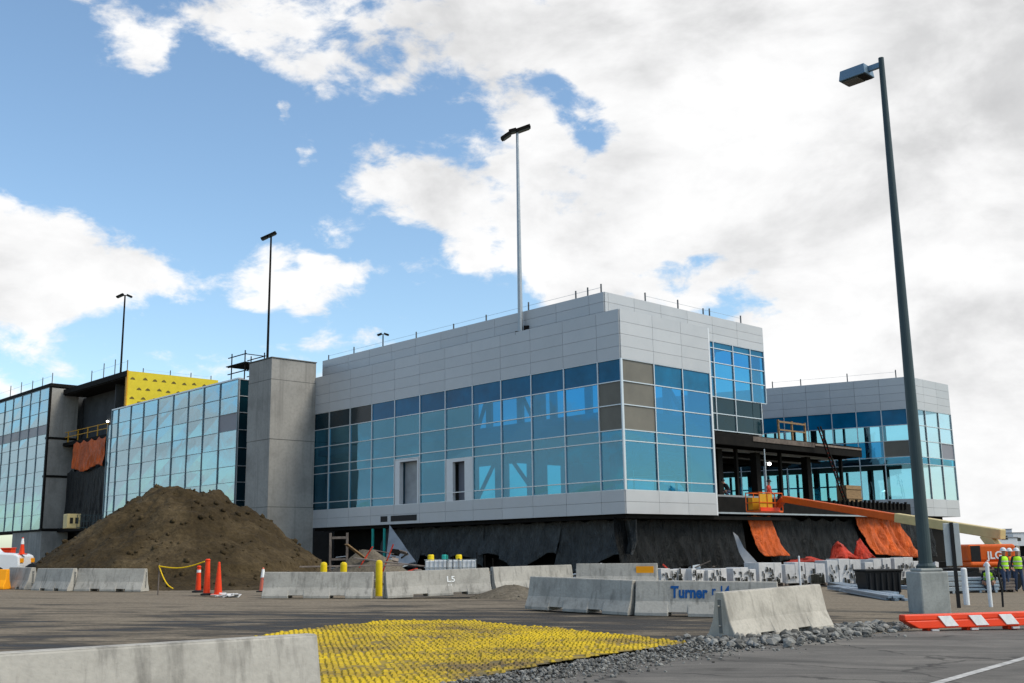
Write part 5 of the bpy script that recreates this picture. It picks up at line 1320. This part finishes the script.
for x in (1.35, -1.6):
    for y in (-.85, .85):
        b = MB(); b.tube((x, y - .13, .38), (x, y + .13, .38), .38, .38, 20); wh = b.build('wheel', 'rubber', Tr, bevel=.02); b = MB(); b.tube((x, y - .14, .38), (x, y + .14, .38), .2, .2, 12); b.build('rim', 'galvanised', wh)
b = MB(); b.box(2.23, 2.27, -.85, -.5, .9, 1.08); b.build('headlight', 'amber', Tr); b = MB(); b.box(2.23, 2.27, .5, .85, .9, 1.08); b.build('headlight', 'amber', Tr)
b = MB(); b.box(2.15, 2.36, -.95, .95, .48, .7); b.build('bumper', 'galvanised', Tr, bevel=.03)
hp = at(22, 556, 45.6)
cone('orange and white cone standing on the white truck hood', 21.5, 557, 45.8, .72, .11, ['safety_orange', 'white_paint'], z=G(hp.x, 46) + 1.27)
p = at(2, 589, 41); b = MB(); prof = [(-.3, 0), (.3, 0), (.3, .1), (.16, .35), (.1, .75), (-.1, .75), (-.16, .35), (-.3, .1)]
n_ = 8; b.add([(-.9, y, z) for y, z in prof] + [(.2, y, z) for y, z in prof], [tuple(range(7, -1, -1)), tuple(range(8, 16))] + [(i, (i + 1) % 8, 8 + (i + 1) % 8, 8 + i) for i in range(8)])
o = b.build('plastic_barrier', 'amber', None, bevel=.03, seg=2); o.location = (p.x, p.y, G(p.x, p.y)); tag(o, 'orange yellow plastic barrier end at the left photo edge', 'barrier')
p = at(33, 572, 44.5); b = MB(); b.lathe((0, 0, 0), [(.16, 0), (.27, .1), (.24, .24), (.12, .34), (.04, .38)], 12)
b.v = [(x * (1 + .25 * noise.noise(Vector((x * 3, y * 3, z * 3)))) * 1.3, y, z * (1 + .3 * noise.noise(Vector((x * 2, y * 2, 7))))) for x, y, z in b.v]
o = b.build('black_sack', 'black_tarp', None, smooth=True); o.location = (p.x, p.y, G(p.x, p.y) + .55); 
b = MB(); b.box(-.45, .45, -.4, .4, 0, .1); b.box(-.4, -.3, -.4, .4, .1, .5); b.box(.3, .4, -.4, .4, .1, .5); b.box(-.45, .45, -.4, .4, .5, .55)
o2 = b.build('pallet_stand', 'old_wood', None); o2.location = (p.x, p.y, G(p.x, p.y)); tag(o2, 'low timber stand under the black sack left of the dirt pile', 'stand')
tag(o, 'lumpy black sack beside the dirt pile left foot', 'sack')
p = at(8, 556, 70); b = MB(); b.box(-.35, .35, -.3, .3, 0, 1.55); b.box(-.39, .39, -.34, .34, 1.55, 1.63); b.box(-.25, .25, -.33, -.3, .9, 1.4)
o = b.build('orange_cabinet', 'safety_orange', None, bevel=.03); o.location = (p.x, p.y, G(p.x, p.y) + .0); tag(o, 'orange site cabinet far behind the white truck', 'cabinet')

# ------------------------------------------------------------------ right background: trailers, pallets, rails
def trailer(label, px0, px1, pyt, pyb, Y, mat):
    p, q = at(px0, pyb, Y), at(px1, pyb, Y); zt = at(px0, pyt, Y).z; ln = q.x - p.x
    t = thing('site_trailer', label, 'trailer', (p.x, Y, G(p.x, Y)))
    z0 = G(p.x, Y); zb = max(p.z - z0, .6)
    b = MB(); b.box(0, ln, 0, 3, zb, zt - z0); b.build('body', mat, t, bevel=.04)
    b = MB(); b.box(-.1, ln + .1, -.1, 3.1, zt - z0, zt - z0 + .12); b.build('roof', 'roof_grey', t)
    for k in range(int(ln / 2.4)):
        b = MB(); x = .5 + k * 2.4; b.box(x, x + .9, -.03, .0, zb + .9, zb + 1.5); b.build('window', 'dark_glass', t)
    b = MB()
    for x in (.3, ln / 2, ln - .3): b.box(x - .12, x + .12, .3, 2.7, -.1, zb - .01)
    b.build('support', 'steel_dark', t)
trailer('pale grey blue site trailer far behind the lift', 991, 1013, 529.5, 541, 250, 'trailer_grey')
trailer('white site trailer at the far right photo edge', 1014, 1040, 533, 546, 200, 'white_plastic')
trailer('low white trailer between the lift and the blue grey one', 999, 1018, 538, 546, 160, 'truck_white')
for i, (px, py, Y, w_, h_, mt_, lb) in enumerate(((958, 579, 52, 1.6, .9, 'bin_black', 'dark pallet load behind the grey sign'), (972, 577, 54, 1.2, .8, 'old_wood', 'brown timber pallet load left of the orange lift'), (940, 575, 56, 1.8, 1.2, 'steel_dark', 'dark load stacked right of the lamp post'), (1018, 560, 66, 3.2, 1.5, 'old_wood', 'brown timber load behind the workers'), (975, 585, 45.5, 1.5, .55, 'stud_metal', 'grey metal load on the ground in front of the lift wheels'), (1000, 583, 46.5, .9, .5, 'old_wood', 'small brown timber load beside the dark rod'), (948, 582, 44, 1.0, .8, 'galvanised', 'pale metal load just right of the lamp post'))):
    p = at(px, py, Y); b = MB(); nl = 4
    for k in range(nl): b.box(-w_ / 2 + random.uniform(-.06, .06), w_ / 2 + random.uniform(-.06, .06), -.5, .5, .1 + k * h_ / nl, .1 + (k + 1) * h_ / nl - .03)
    for x in (-w_ / 2 + .1, 0, w_ / 2 - .1): b.box(x - .05, x + .05, -.5, .5, 0, .1)
    o = b.build('pallet_load', mt_, None, bevel=.01); o.location = (p.x, p.y, G(p.x, p.y)); tag(o, lb, 'pallet load')
for i, (a_, c_, lb) in enumerate((((945, 583), (1024, 582), 'long pale rail lying on the ground in front of the workers'), ((962, 588), (1024, 589), 'pale rail nearest the white posts'), ((920, 578), (985, 577), 'pale rail lying behind the grey sign'))):
    p, q = gd(*a_), gd(*c_); p.z += .25; q.z += .25
    b = MB(); d = q - p; b.bar((0, 0, 0), d, .12, .1); b.bar((0, .25, -.0), d + Vector((0, .25, 0)), .1, .08)
    for k in (.1, .5, .9): b.cbox(d * k + Vector((0, .1, -.16)), (.12, .5, .2))
    o = b.build('rail', 'galvanised', None); o.location = p; tag(o, lb, 'rail', 'pale rails on the ground')

# ------------------------------------------------------------------ render settings
S.view_settings.view_transform = 'Standard'; S.view_settings.look = 'None'; S.view_settings.exposure = .42; S.view_settings.gamma = 1
S.render.engine = 'CYCLES'; S.cycles.use_denoising = True; S.cycles.transparent_max_bounces = 24; S.cycles.max_bounces = 8
S.cycles.sample_clamp_indirect = 4
